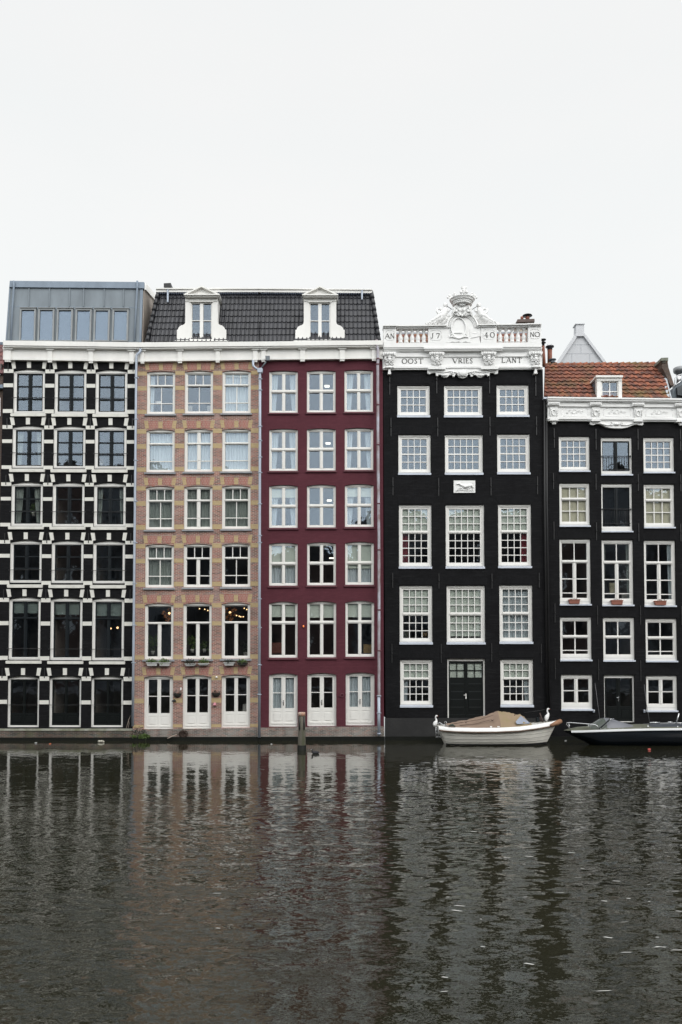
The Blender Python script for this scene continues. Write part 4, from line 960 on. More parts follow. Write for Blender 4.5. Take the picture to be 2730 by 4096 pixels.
# red tiled roof seen between the balusters, and chimneys
slope_tiles('tile_roof',TILER,D,(1545,1400),(2160,1397),(1545,1338),(2160,1334),0.9,3.2,22*M,6,0.04,0.03)
MB().ppoly([(1545,1338),(1545,1330),(2160,1326),(2160,1334)],3.15,3.4).build('lead_ridge',mat('lead_sheet',(0.33,0.36,0.40),.6,.1,3),D)
k=MB(); k.ppoly([(1534.5,1420),(1534.5,1386),(1560,1386),(1560,1420)],.3,6)
chm=MB(); chm.ppoly([(2066,1330),(2070,1288),(2138,1285),(2138,1330)],3.6,4.4)
ch=chm.build('chimney',mat('pale_chimney_plaster',(0.42,0.38,0.32),.8,.1,3),D)
MB().ppoly([(2067,1289),(2071,1277),(2139,1275),(2140,1286)],3.5,4.5).build('chimney_cap',mat('brown_concrete_cap',(0.12,0.09,0.08),.8,.1,3),ch)
for x,r_ in ((2089,.085),(2111,.115)):
    p=U(x,1279,3.9); MB().lathe((p.x,p.y,p.z),[(r_,0),(r_,.16),(r_*.8,.17)],12).build('chimney_pot',TERRA,ch,True)
p=U(2110,1268,3.9); MB().lathe((p.x,p.y,p.z),[(.02,.12),(.26,.09),(.28,.06),(.05,.04),(.04,0)],16).build('chimney_cowl',IRON,ch,True)
# ================================================================== HOUSE E
E=empty('canal_house',U(2490,2950,0),'lower black canal house at the right edge with white carved cornice and red pantile roof','house','canal houses in the row')
holes=[]
def ew(q,rows,tr,cs=12,ct=17,cb=25,sash=3.5,content='',sashm=None,mull=3.2,bars=(),barm=None,yb_off=0):
    w,h,o=window(E,(q[0],q[1],q[2],q[3]-2),0,(cs*.7,ct*.75,cb-5),rows,tr,mull,sash,sashm,WHITE,('w',1.5,7,0.07),content,bars=bars,barm=barm); holes.append(h); return w,o
ew((2237,2359.6,1745,1890.6),[(1,4)]*4,(3.2,4,3.2)); ew((2575,2697.5,1749,1896),[(1,4)]*4,(3.2,4,3.2))
wm1,o1=ew((2405.5,2529,1749,1905),[(1,2,13)],(),10,18,26,3,'',DARKF)
ew((2239,2360,1932,2110),[(1,3),(1,3),(1,3)],(11,3.2),content='Y96'); ew((2577,2699,1936.5,2116),[(1,3),(1,3),(1,3)],(11,3.2),content='Y96')
wm2,o2=ew((2407,2530,1934,2131.7),[(1,2,13)],(),10,18,30,3,'',DARKF)
for q,c in (((2240,2363.5,2156,2424.4),''),((2409,2534,2159,2427),'c12'),((2578,2703,2161,2430),'q15')):
    ew(q,[(64,2,3.5),(58,2,14),(50,2,14),(17,2,14)],(12,4,3.5),content=c,ct=16,cb=33)
for i,q in enumerate(((2242,2367,2468,2647),(2414,2539,2470,2649),(2584,2709,2474,2651))):
    if i==1: ew(q,[(54,2,4.5),(62,2,4.5)],(12,),ct=17,cb=31)
    else: ew(q,[(54,2,4.5),(46,2,4.5),(12,2,4.5)],(12,3.5),ct=17,cb=31)
for q in ((2246,2371,2699,2845),(2586.5,2710,2702.6,2850)):
    ew(q,[(1,2,14),(1,2,14)],(3.5,),ct=18,cb=34)
for (w,o,y0,y1) in ((wm1,o1,1824,1878),(wm2,o2,2036,2094)):
    k=MB(); z1=U(2467,y0,.0).z; z0=U(2467,y1,.0).z; a,b_=o[0]+.08,o[1]-.08
    k.tube([(a,.03,z1),(b_,.03,z1)],.018,6); k.tube([(a,.03,z0),(b_,.03,z0)],.014,6)
    n=11
    for i in range(n):
        x=a+.05+(b_-a-.1)*i/(n-1); k.tube([(x,.03,z0),(x,.03,z1)],.008,5)
    k.box(a-.04,a,.0,.09,z1-.03,z1+.03); k.box(b_,b_+.04,.0,.09,z1-.03,z1+.03)
    k.build('railing',IRON,w)
d,h,o=door(E,(2418,2540,2700,2889),0,(5,12,3),(2714,2825),WHITE,DARKD,2795,rows=((1,1),(1,1)),stile=8,mid=16); holes.append(h)
wall([(2197.5,2955),(2795,2955),(2790,1685),(2192,1682)],holes,BLACKB,E)
interior(E,2205,2780,[1915,2145,2448,2675],1700,2950,[2385,2555])
MB().ppoly([(2200.5,3010),(2200.5,2946),(2795,2946),(2795,3010)],-0.09,0.1).build('tide_band',TIDE,E)
for (a,b_,y) in ((2240,2358,1727),(2408,2528,1730),(2577,2697,1732),(2240,2362,1917),(2408,2532,1918),(2578,2700,1920),(2242,2364,2141),(2410,2535,2143),(2580,2704,2145),(2244,2368,2452),(2415,2540,2454),(2586,2710,2457),(2247,2371,2683),(2418,2542,2684),(2588,2711,2686)):
    MB().ppoly([(a-5,y+14),(a-12,y-13),(b_+12,y-13),(b_+5,y+14)],-0.008,0.02).build('flat_arch',BLACKV,E)
for (x,y,l) in ((2218,1752,40),(2385,1757,42),(2553,1758,42),(2723,1760,42),(2215,1924,32),(2385,1927,32),(2554,1930,34),(2724,1931,34),(2217,2122,36),(2387,2125,36),(2556,2129,36),(2724,2130,36),(2221,2452,38),(2391,2460,38),(2563,2460,38),(2728,2462,38),(2222,2675,42),(2395,2679,42),(2564,2683,42)):
    k=MB(); p=U(x,y,-.02); k.box(p.x-.02,p.x+.02,-.035,-.001,p.z-l*M,p.z+l*M); k.ball((p.x,-.05,p.z),.032,.03,.032,8,6); k.build('wall_anchor',IRON,E)
# cornice of E
k=MB(); x0,x1=2192,2792
def le(f0,f1,g0,g1,Y): k.ppoly([(x0,f1),(x0,f0),(x1,g0),(x1,g1)],Y,.3)
le(1586.5,1593,1594,1600,-.32); le(1593.3,1601,1600.3,1607,-.27); le(1601.3,1606,1607.3,1612,-.20); le(1606.3,1622,1612.3,1627,-.12); le(1622.3,1624.5,1627.3,1629.5,-.15); le(1624.8,1668,1629.8,1672,-.07); le(1668.3,1676,1672.3,1680,-.20); le(1676.3,1683,1680.3,1687,-.13)
cE=k.build('cornice',WHITE2,E)
for (a,b_,dr) in ((2197,2237,1),(2365,2405,0),(2534,2576,0),(2705,2747,1)):
    t=(a-2192)/600; dy=6*t; xm_=(a+b_)/2; k=MB()
    k.ppoly([(a-3,1619+dy),(a-3,1608+dy),(b_+3,1608+dy),(b_+3,1619+dy)],-.25,.1)
    for i in range(9):
        p=U(a+(b_-a)*(i+.5)/9,1613+dy,-.25); k.ball((p.x,p.y,p.z),.03,.04,.065,6,5)
    k.ppoly([(a+3,1623+dy),(a,1619.3+dy),(b_,1619.3+dy),(b_-3,1623+dy)],-.18,.1)
    k.ppoly([(a+7,1667+dy),(a+4,1625+dy),(b_-4,1625+dy),(b_-7,1667+dy)],-.13,.05)
    N=16; k.tube([U(xm_+8*math.cos(2*PI*i/N),1650+dy+11*math.sin(2*PI*i/N),-.16) for i in range(N+1)],.025,6,False)
    for s in (-1,1):
        scroll(k,xm_+s*13,1641+dy,5,-.15,1.1,.024,s,PI/2); scroll(k,xm_+s*12,1660+dy,4,-.15,1.1,.02,-s,PI/2)
        p=U(xm_+s*14,1650+dy,-.16); k.ball((p.x,p.y,p.z),.035,.03,.06,6,5)
    k.ppoly([(a,1682+dy),(a+5,1676+dy),(b_-5,1676+dy),(b_,1682+dy)],-.27,.05); k.ppoly([(a+4,1675.5+dy),(a+4,1671+dy),(b_-4,1671+dy),(b_-4,1675.5+dy)],-.25,.05)
    if dr:
        for dx_,dz_,r_ in ((-8,0,.07),(8,0,.07),(0,3,.09),(-4,8,.05),(4,8,.05)):
            p=U(xm_+dx_,1687+dy+dz_,-.12); k.ball((p.x,p.y,p.z),r_*1.1,.06,r_,8,6)
    k.build('corbel',WHITE2,cE)
for (a,b_) in ((2246,2353),(2415,2522),(2585,2692)):
    k=MB(); y0,y1=1632,1664; dy=(a-2192)*.008
    for (p,q_) in (((a+8,y0),(b_-8,y0)),((a+6,y1),(b_-6,y1)),((a,y0+8),(a,y1)),((b_,y0+8),(b_,y1)),((a,y0+8),(a+8,y0)),((b_,y0+8),(b_-8,y0))):
        k.tube([U(p[0],p[1]+dy,-.075),U(q_[0],q_[1]+dy,-.075)],.010,5)
    xm_=(a+b_)/2
    for s in (-1,1):
        for dx_ in (10,20,29): scroll(k,xm_+s*dx_,1646+dy-(3 if dx_==20 else -3),5.5,-.076,1.1,.011,s if dx_!=20 else -s,0)
    N=12; k.tube([U(xm_+8*math.cos(2*PI*i/N),1646+dy+8*math.sin(2*PI*i/N),-.078) for i in range(N+1)],.011,6,False)
    k.build('frieze_panel',WHITE2,cE,True)
k=MB(); k.ppoly([(2361.5,1685),(2574,1687),(2574,1699),(2568,1701),(2560,1700),(2548,1698),(2536,1699),(2524,1704),(2508,1710),(2490,1713),(2460,1713),(2440,1711),(2424,1707),(2410,1700),(2398,1696),(2386,1696),(2378,1699),(2366,1699),(2361.5,1696)],-.14,.02)
apE=k.build('carved_apron',WHITE2,E)
k=MB()
for s in (-1,1):
    k.tube([U(2468+s*16,1700,-.16),U(2468+s*40,1701,-.16),U(2468+s*65,1694,-.16),U(2468+s*95,1692,-.16)],[.035,.03,.03,.02],6); scroll(k,2468+s*22,1695,7,-.16,1.2,.025,s,PI/2)
p=U(2468,1696,-.17); k.ball((p.x,p.y,p.z),.16,.06,.08,10,6); k.build('apron_carving',WHITE2,apE,True)
# roof of E
roofE,(ra,rb,rc,rd,rn)=slope_tiles('tile_roof',TILER,E,(2176,1588),(2680,1597),(2180,1461),(2643,1457),0.1,2.3,24.5*M,9,0.075,0.065)
k=MB()
for i in range(19):
    x=2178+i*24.4; p0=U(x,1461-4*i/19,2.3); p1=U(x+26,1460.5-4*i/19,2.3); k.tube([p0+Vector((0,0,-.02)),p1+Vector((0,0,.03))],[.10,.12],7)
k.build('ridge_tile',TILER,roofE,tint=True)
k=MB(); k.add([U(2672,1598,-.05),U(2690,1598,-.05),U(2654,1455,2.2),U(2641,1457,2.2)]+[p+Vector((0,.2,0)) for p in (U(2672,1598,-.05),U(2690,1598,-.05),U(2654,1455,2.2),U(2641,1457,2.2))],[(0,1,2,3),(7,6,5,4),(0,1,5,4),(1,2,6,5),(2,3,7,6),(3,0,4,7)]); k.build('lead_flashing',mat('pale_lead',(0.42,0.45,0.48),.55,.12,3),E)
k=MB(); k.ppoly([(2180,1600),(2174,1468),(2180,1462),(2184,1600)],.6,5); 
pa=k
# parapet chimney on the right end of the roof
k=MB(); k.ppoly([(2650,1470),(2650,1450),(2672,1450),(2675,1470),(2698,1541),(2684,1542)],1.2,2.2); gp=k.build('gable_parapet',BROWNB,E)
MB().ppoly([(2646,1442),(2646,1431),(2674,1430),(2674,1442)],1.1,2.4).build('parapet_cap',mat('mossy_stone',(0.20,0.21,0.17),.8,.12,5),gp)
MB().ppoly([(2650,1450),(2648,1442.4),(2673,1442.4),(2672,1450)],1.15,2.3).build('parapet_neck',QUAYD,gp)
# dormer of E
k=MB(); YE=-0.02
k.ppoly([(2389,1592),(2389,1523),(2405,1523),(2405,1592)],YE,.25); k.ppoly([(2475,1592),(2475,1523),(2489,1523),(2489,1592)],YE,.25); k.ppoly([(2389,1522.6),(2389,1509),(2489,1509),(2489,1522.6)],YE-.03,.25); k.ppoly([(2385,1508.6),(2385,1501),(2493,1501),(2493,1508.6)],YE-.12,1.9)
a=U(2389,1540,YE); b_=U(2489,1540,YE); zt=U(2440,1510,YE).z; zb=U(2440,1592,YE).z
de=k.build('dormer',WHITE,E)
k=MB(); k.box(a.x,a.x+.05,.26,2.0,zb,zt); k.box(b_.x-.05,b_.x,.26,2.0,zb,zt); k.build('dormer_cheek',mat('dark_zinc_cheek',(0.14,0.17,0.20),.5,.1,3,metal=.3),de)
k=MB(); x0_=U(2405,1560,.05).x;x1_=U(2475,1560,.05).x;z1_=U(2440,1523,.05).z;z0_=zb
k.box(x0_,x0_+.07,.05,.1,z0_,z1_);k.box(x1_-.07,x1_,.05,.1,z0_,z1_);k.box(x0_+.07,x1_-.07,.05,.1,z1_-.08,z1_);k.box(x0_+.07,x1_-.07,.05,.1,z0_,z0_+.03)
xc=(x0_+x1_)/2;zc=lerp(z1_,z0_,.61);k.box(xc-.025,xc+.025,.06,.095,z0_+.03,z1_-.08);k.box(x0_+.07,xc-.025,.062,.093,zc-.02,zc+.02);k.box(xc+.025,x1_-.07,.062,.093,zc-.02,zc+.02)
k.build('dormer_window',WHITE,de)
k=MB();k.box(x0_+.02,x1_-.02,.102,.106,z0_,z1_-.02);k.build('pane',GLASS,de)
k=MB();k.box(x0_-.1,x1_+.1,.9,.95,z0_-.1,z1_+.1);k.build('dormer_room',INT,de)
# black downpipe in the joint between D and E
for xx in ((2178.5,2190),(2187.5,2199)):
    pipe(E,[(xx[0],1600 if xx[0]<2180 else 1690),(xx[0]+1,2000),(xx[1],2835)],-0.1,0.05,IRON,(),'downpipe')
MB().ppoly([(2172.5,2955),(2168,1600),(2192,1600),(2199,2955)],0.12,0.4).build('joint_strip',BLACKB,E)
k=MB(); k.ppoly([(2176,1595),(2176,1588),(2193,1588),(2193,1595)],-.2,.3); k.build('gutter_end',SILLW,E)
# ================================================================== neighbours
N1=empty('brick_house',U(-60,2950,.2),'sliver of a brown brick house with a red roof at the left edge','house')
hN=[]
for (yt,yb) in ((1590,1760),(1830,2010),(2080,2260),(2330,2520),(2620,2860)):
    for (a,b_) in ((-390,-300),(-260,-170),(-130,-45)):
        w,h,o=window(N1,(a,b_,yt,yb),0,(8,10,10),[(1,2),(1.6,2)],(8,),4,2,None,CREAM,None,'',yo=.22); hN.append(h)
wall([(-420,2955),(-14,2955),(22,1500),(-420,1495)],hN,BROWNB,N1,yf=0.22)
interior(N1,-415,-20,[1795,2045,2300,2560],1510,2950)
slope_tiles('tile_roof',tinted('dull_red_tile',(0.20,0.06,0.05),(0.13,0.05,0.05),.6),N1,(-420,1492),(17,1495),(-420,1370),(19,1378),0.1,2.5,22*M,7,0.03,0.03)
MB().ppoly([(-420,1551),(-420,1536),(12,1538),(12,1552)],-.05,.25).build('gutter',ZINCB,N1)
MB().ppoly([(-420,1375),(-420,1366),(16,1368),(16,1379)],2.4,2.8).build('ridge',ZINCB,N1)
MB().ppoly([(-60,1664),(-60,1590),(2,1590),(2,1664)],.16,.3).build('window',CREAM,N1)
N2=empty('gabled_house',U(2330,1470,9),'pale grey plastered pointed gable rising behind the red pantile roof','house')
k=MB(); k.ppoly([(2215,1480),(2305,1338),(2306,1300),(2337,1300),(2337,1336),(2445,1480)],9,9.5); g=k.build('wall',mat('pale_grey_plaster',(0.50,0.51,0.53),.8,.03,.6),N2)
k=MB(); k.ppoly([(2208,1480),(2305,1330),(2311,1344),(2222,1480)],8.88,9.2); k.ppoly([(2452,1480),(2438,1480),(2336,1344),(2337,1330)],8.88,9.2); k.ppoly([(2305,1344),(2306,1297),(2338,1297),(2337,1344)],8.86,9.3); k.ppoly([(2303,1296.6),(2303,1293),(2340,1293),(2340,1296.6)],8.8,9.4)
k.build('gable_trim',mat('pale_grey_trim',(0.55,0.56,0.58),.7,.03,1),N2)
k=MB()
for (y,a,b_) in ((1378,2290,2360),(1414,2263,2390),(1450,2238,2415)):
    k.ppoly([(a,y+.8),(a,y-.4),(b_,y-.4),(b_,y+.8)],8.99,9.02)
for (x,a,b_) in ((2325,1378,1414),(2288,1414,1450),(2360,1414,1450)): k.ppoly([(x,b_),(x,a),(x+1,a),(x+1,b_)],8.985,9.02)
k.build('plaster_joint',mat('joint_grey',(0.42,0.44,0.47),.8,.03,1),N2)
RUST=mat('rusty_flue',(0.16,0.055,0.035),.7,.2,5,streak=.3,c2=(0.30,0.10,0.05))
N4=empty('brick_house',U(3000,2950,.2),'brown brick house beyond the black house at the right edge','house'); hN=[]
for (yt,yb) in ((1700,1860),(1930,2110),(2170,2370),(2450,2640),(2710,2860)):
    for (a,b_) in ((2840,2940),(2990,3090),(3140,3240)):
        w,h,o=window(N4,(a,b_,yt,yb),0,(8,10,10),[(1,2),(1.6,2)],(8,),4,2,None,WHITE,None,'',yo=.1); hN.append(h)
wall([(2798,2955),(3280,2955),(3280,1640),(2793,1640)],hN,BROWNB,N4,yf=0.08); interior(N4,2805,3275,[1895,2140,2410,2675],1650,2950)
MB().ppoly([(2793,1639),(2793,1600),(3285,1600),(3285,1639)],-.2,.3).build('cornice',WHITE,N4)
slope_tiles('tile_roof',TILER,N4,(2795,1600),(3285,1600),(2795,1470),(3285,1470),0.1,2.3,24.5*M,9,0.07,0.06)
t=empty('flue_pipe',U(2199,1470,3.2),'thick rust brown flue pipe with black cap beside the white balustrade','chimney','flues behind the roofs')
MB().tube([U(2200,1470,3.2),U(2200,1392,3.2)],.125,14).build('flue',RUST,t,True)
p=U(2200,1391,3.2); MB().lathe((p.x,p.y,p.z),[(.14,-.12),(.14,.0),(.23,.03),(.23,.07),(.10,.10)],16).build('cap',mat('dark_cap',(0.04,0.04,0.05),.5,.1,4),t,True)
k=MB(); k.tube([p+Vector((-.1,0,.08)),p+Vector((-.1,0,.2))],.03,6); k.tube([p+Vector((.1,0,.08)),p+Vector((.1,0,.2))],.03,6); k.build('cap_spike',STEEL,t)
t=empty('flue_pipe',U(2174,1460,2.0),'slim rust brown flue partly hidden at the corner of the white parapet','chimney','flues behind the roofs')
MB().tube([U(2176,1466,2.6),U(2173,1385,2.6)],[.12,.09],12).build('flue',RUST,t,True)
p=U(2174,1382,2.6); MB().lathe((p.x,p.y,p.z),[(.07,0),(.07,.12),(.14,.13),(.14,.16),(.07,.17),(.07,.28),(.15,.29),(.15,.33),(.04,.35)],14).build('cap',IRON,t,True)
t=empty('vent_pipe',U(2211,1465,3),'short pale vent with dark discs just above the pantile ridge','chimney')
p=U(2211,1468,3.0); MB().lathe((p.x,p.y,p.z),[(.10,0),(.10,.22),(.17,.23),(.17,.26),(.09,.27),(.09,.37),(.2,.38),(.2,.41),(.05,.43)],14).build('vent',ZINC,t,True)
N3=empty('zinc_roof_house',U(2720,1590,3),'grey zinc roofed attic behind the right end of the pantile roof','house')
k=MB(); k.ppoly([(2690,1600),(2692,1552),(2732,1520),(2800,1480),(2800,1600)],2.4,6); k.build('attic',ZINC,N3)
k=MB(); k.ppoly([(2712,1580),(2710,1548),(2728,1540),(2800,1540),(2800,1590)],2.2,2.39); k.build('cheek',mat('dark_slate',(0.07,0.08,0.09),.6,.1,3),N3)
k=MB(); k.tube([U(2691,1550,2.3),U(2735,1516,2.3)],.03,6); k.tube([U(2700,1545,2.3),U(2700,1512,2.3),U(2715,1500,2.3),U(2760,1490,2.3)],.02,6); k.build('roof_rail',STEEL,N3,True)
t=empty('cowl_pipe',U(2716,1540,3),'grey metal ventilation pipe with a broad drum cowl at the right edge','chimney')
MB().tube([U(2716,1545,2.8),U(2716,1490,2.8)],.14,14).build('pipe',STEEL,t,True)
p=U(2722,1495,2.8); MB().lathe((p.x,p.y,p.z),[(.22,0),(.33,.08),(.36,.14),(.36,.30),(.33,.32)],18).build('drum_cowl',mat('dull_steel',(0.30,0.31,0.32),.45,.1,4,metal=.5),t,True)
# neighbour beyond the right edge (only just out of frame)
# ================================================================== things on the facades
def trough(q,Y,m,label,plant,cat='planter',group='window sill flower troughs',tap=4,flow=1.0,lm=LEAF,size=.10,n=130):
    xl,xr,yt,yb=q
    t=empty('flower_trough',U((xl+xr)/2,yb,Y+.1),label,cat,group)
    k=MB(); 
    f=[U(xl+tap,yb,Y),U(xr-tap,yb,Y),U(xr,yt,Y-.02),U(xl,yt,Y-.02)]; b=[Vector((p.x,Y+.17,p.z)) for p in f]
    k.add(f+b,[(0,1,2,3),(7,6,5,4),(0,4,5,1),(1,5,6,2),(0,3,7,4)])
    p0=U(xl-1.5,yt+2.5,Y-.035);p1=U(xr+1.5,yt-.5,Y-.035); k.box(p0.x,p1.x,Y-.035,Y+.2,p0.z,p1.z)
    k.build('box',m,t)
    if plant:
        c=U((xl+xr)/2,yt,Y+.06); w=(xr-xl)*M/2*1.02
        leaves((c.x,c.y,c.z+plant*M*.35),w,.12,plant*M*.8,n,size,lm,'plant',t)
    return t
Lb=['pale grey trough of short grass on the left sill, left of the pair','pale grey trough with thin stems on the left sill, right of the pair',
 'grey trough with dark trailing leaves on the middle sill, left of the pair','grey trough of bushy light green herbs on the middle sill','low grey trough with dark soil and leaves on the right sill',
 'dark trough with yellow green leaves on the right sill of the brick house']
tr=[((586,631,2650,2664),PLASW,10,LEAF),((636,681,2650,2664),PLASW,12,LEAF),((741,782,2655,2664),PLASW,16,LEAFD),((793,836,2653,2661),PLASW,16,LEAF),((896,938,2650,2662),PLASW,7,LEAFD),((951,990,2650,2661),DARKP,9,LEAF)]
for (q,m,pl_,lm),lb in zip(tr,Lb): trough(q,-.24,m,lb,pl_,lm=lm)
for q,lb in (((2279,2321,2398,2414.5),'terracotta trough on the left third floor sill of the right black house'),((2449,2493,2400.5,2418),'terracotta trough on the middle third floor sill of the right black house'),((2623,2667,2403,2420),'terracotta trough on the right third floor sill of the right black house')):
    trough(q,-.12,TERRA,lb,2.5,tap=2,group='terracotta sill troughs',lm=LEAFD,size=.05,n=70)
for q,lb in (((695,727,2773,2790),'dark half round wall basket with bare earth, between the left and middle white doors'),((848.5,882.5,2771,2788),'dark half round wall basket with a few stems, between the middle and right white doors')):
    t=empty('wall_basket',U((q[0]+q[1])/2,q[3],-.05),lb,'planter','half round wall baskets')
    xl,xr,yt,yb=q; k=MB(); N=8
    vs=[];fs=[]
    for j in range(5):
        ph=j/4; 
        for i in range(N+1):
            a=PI*i/N; r_=math.cos(ph*PI/2*0.86); c=U((xl+xr)/2,lerp(yt,yb,math.sin(ph*PI/2)),0)
            vs.append((c.x-math.cos(a)*(xr-xl)/2*M*r_,-.005-math.sin(a)*.2*r_,c.z))
    for j in range(4):
        for i in range(N): fs.append((j*(N+1)+i,j*(N+1)+i+1,(j+1)*(N+1)+i+1,(j+1)*(N+1)+i))
    k.add(vs,fs); c=U((xl+xr)/2,yt+1,0); k.box(c.x-(xr-xl)/2*M,c.x+(xr-xl)/2*M,-.16,-.01,c.z-.04,c.z-.01); k.build('basket',DARKP,t)
    leaves((c.x,-.08,c.z+.04),.18,.07,.10,26,.10,LEAFD,'plant',t)
t=empty('hanging_ornament',U(697,2800,-.1),'small dark bird shaped iron ornament on the yellow band beside the left white door','ornament')
k=MB(); k.tube([U(688,2805,-.06),U(694,2803,-.08),U(700,2802,-.09),U(705,2806,-.06)],[.02,.05,.06,.02],8); k.tube([U(697,2802,-.09),U(699,2797,-.09)],[.03,.04],6); k.build('ornament',IRON,t)
t=empty('wall_bell',U(860,2824,-.05),'small pink bell shaped lamp on the brick pier left of the right white door','lamp')
p=U(860,2822,-.1); MB().lathe((p.x,p.y,p.z),[(.10,0),(.075,.05),(.06,.11),(.05,.14),(.01,.15)],12).build('bell',mat('pink_paint',(0.60,0.25,0.30),.5,.05,5),t,True)
t=empty('wall_lamp',U(867,2710,-.05),'round white globe lamp fixed high on the brick pier by the right white door','lamp')
p=U(867,2709,-.08); k=MB(); k.ball((p.x,p.y,p.z),.055,.05,.055,10,8); k.build('globe',WHITE2,t,True); k=MB(); k.tube([(p.x,-.001,p.z),(p.x,-.05,p.z)],.035,8); k.build('bracket',ZINC,t)
t=empty('doorbell_box',U(724.5,2760,-.05),'tiny white rectangular box on the brick pier above the left wall basket','wall box')
p=U(724.5,2755,-.02); MB().box(p.x-.03,p.x+.03,-.05,-.001,p.z-.06,p.z+.06).build('box',WHITE2,t)
t=empty('wall_lamp',U(1215,2508,-.05),'small amber lamp on the red wall between the left and middle windows','lamp')
p=U(1215,2505,-.08); k=MB(); k.ball((p.x,p.y,p.z),.04,.04,.055,8,6); k.build('globe',emit('amber_glow',(0.8,0.22,0.05),.6),t,True); MB().box(p.x-.03,p.x+.03,-.05,-.001,p.z-.07,p.z-.045).build('bracket',IRON,t)
t=empty('mooring_ring',U(1369,2785,-.05),'dark red painted iron ring on the red wall left of the right door','mooring ring')
k=MB(); N=16; k.tube([U(1369+7*math.cos(2*PI*i/N),2781+7*math.sin(2*PI*i/N),-.05) for i in range(N+1)],.016,6,False); k.tube([U(1355,2785,-.02),U(1363,2784,-.04)],.02,6); k.build('ring',REDP,t,True)
for x,y,lb in ((2377,2844,'small grey box lamp right of the lower left white window'),(2579,2844,'small grey box lamp left of the lower right white window')):
    t=empty('wall_lamp',U(x,y+6,-.1),lb,'lamp','small box lamps beside the windows of the right house'); p=U(x,y,-.08); k=MB(); k.box(p.x-.035,p.x+.035,-.11,-.001,p.z-.07,p.z+.07); k.build('lamp_body',PIPE,t); k=MB(); k.ball((p.x,-.12,p.z+.02),.03,.03,.03,8,6); k.build('lens',WHITE2,t,True)
# driftwood and debris
t=empty('rope_bundle',U(735,2940,-.2),'tangled brown root bundle hanging at the foot of the brick plinth','debris')
k=MB()
for i in range(26):
    a=random.uniform(0,2*PI); c=U(735,2933,-.2); pts=[]
    for j in range(5): pts.append(c+Vector((math.cos(a+j*.9)*random.uniform(.05,.24),random.uniform(-.08,.08),math.sin(a+j*.9)*random.uniform(.05,.22)-.02*j)))
    k.tube(pts,random.uniform(.012,.022),5)
k.build('roots',mat('dead_root',(0.07,0.045,0.035),.9,.2,10),t)
t=empty('floating_stick',U(690,2950,-.4),'pale bare stick leaning against the waterline of the brick plinth','debris')
k=MB(); k.tube([U(671,2954,-.5),U(690,2945,-.35),U(708,2938,-.22)],[.03,.025,.015],6); k.build('stick',mat('bleached_wood',(0.36,0.30,0.25),.9,.1,6),t)
t=empty('leaning_reed',U(510,2912,-.2),'thin dry stalks leaning on the black wall by the corner downpipe','plant')
k=MB(); k.tube([U(506,2914,-.22),U(514,2885,-.1),U(523,2862,-.03)],[.014,.012,.006],5); k.tube([U(513,2914,-.22),U(517,2893,-.1),U(515,2878,-.03)],[.012,.01,.005],5); k.build('stalk',bpy.data.materials['bleached_wood'],t)
c=U(556,2938,-.2); o=leaves((c.x,c.y,c.z),.42,.12,.38,260,.09,LEAFD,'ivy_clump'); tag(o,'dark clump of weeds in the corner between the black and the pink brick houses','plant')
for x,w_,lb in ((560,.5,'tuft of waterline grass under the corner downpipe'),(585,.25,'short grass tuft on the plinth edge by the corner')):
    c=U(x,2953,-.3); o=leaves((c.x,c.y,c.z+.04),w_,.05,.10,90,.12,LEAF,'grass_tuft',up=2); tag(o,lb,'plant','waterline weeds')
# items glimpsed behind the glass
def lampglow(x,y,Y,r,lab,grp,c=(1.0,0.62,0.30),s=3):
    p=U(x,y,Y); o=MB().ball((p.x,p.y,p.z),r,r,r,8,6).build('bulb',emit('warm_bulb',c,s) if 'warm_bulb' not in bpy.data.materials else bpy.data.materials['warm_bulb'],None,True)
    tag(o,lab,'lamp',grp)
for x,y in ((276,2453),(288,2453),(306,2453),(317,2456),(462,2449),(482,2452)): lampglow(x,y,1.6,.028,'tiny warm bulb glowing behind the tall dark framed windows','string of bulbs in the banded house')
lampglow(444,2514,1.8,.045,'left one of the two bright bulbs behind the right dark window','bright bulbs in the banded house'); lampglow(471,2511,1.8,.055,'right one of the two bright bulbs behind the right dark window','bright bulbs in the banded house')
for x,y in ((799,2434.5),(820,2437),(832,2442),(947,2462),(958,2465),(964,2467),(974,2467),(978,2433),(988,2438)): lampglow(x,y,1.8,.032,'small warm bulb of the string behind the tall white windows','string of bulbs in the brick house')
PAP=emit('amber_paper',(0.35,0.14,0.05),.35)
for x,y,r_,lb in ((678,2453,.34,'amber leaf chandelier half hidden at the right edge of the left tall window'),(921,2450,.34,'amber leaf chandelier behind the right tall window of the brick house')):
    t=empty('chandelier',U(x,y+26,1.3),lb,'lamp','leaf chandeliers'); c=U(x,y,1.3); k=MB()
    for i in range(90):
        a=random.uniform(0,2*PI); z=random.uniform(-1,.55); rr=r_*math.sqrt(max(0.05,1-abs(z)**2))*(.75 if z<-.3 else 1)
        p=c+Vector((math.cos(a)*rr,math.sin(a)*rr*.8,z*r_*1.25)); u=Vector((random.gauss(0,1),random.gauss(0,1),random.gauss(0,1))).normalized(); v=u.cross(Vector((0,0,1))).normalized()
        k.add([p,p+u*.05+v*.04,p+u*.11,p+u*.05-v*.04],[(0,1,2,3)])
    k.build('shade',PAP,t); k=MB(); k.ball(tuple(c),.06,.06,.06,8,6); k.build('lamp_core',bpy.data.materials['warm_bulb'],t,True)
    k=MB(); k.tube([c+Vector((0,0,.3)),c+Vector((0,0,.9))],.008,5); k.build('cord',IRON,t)
CL=emit('ceiling_light_white',(1,.97,.88),2.2)
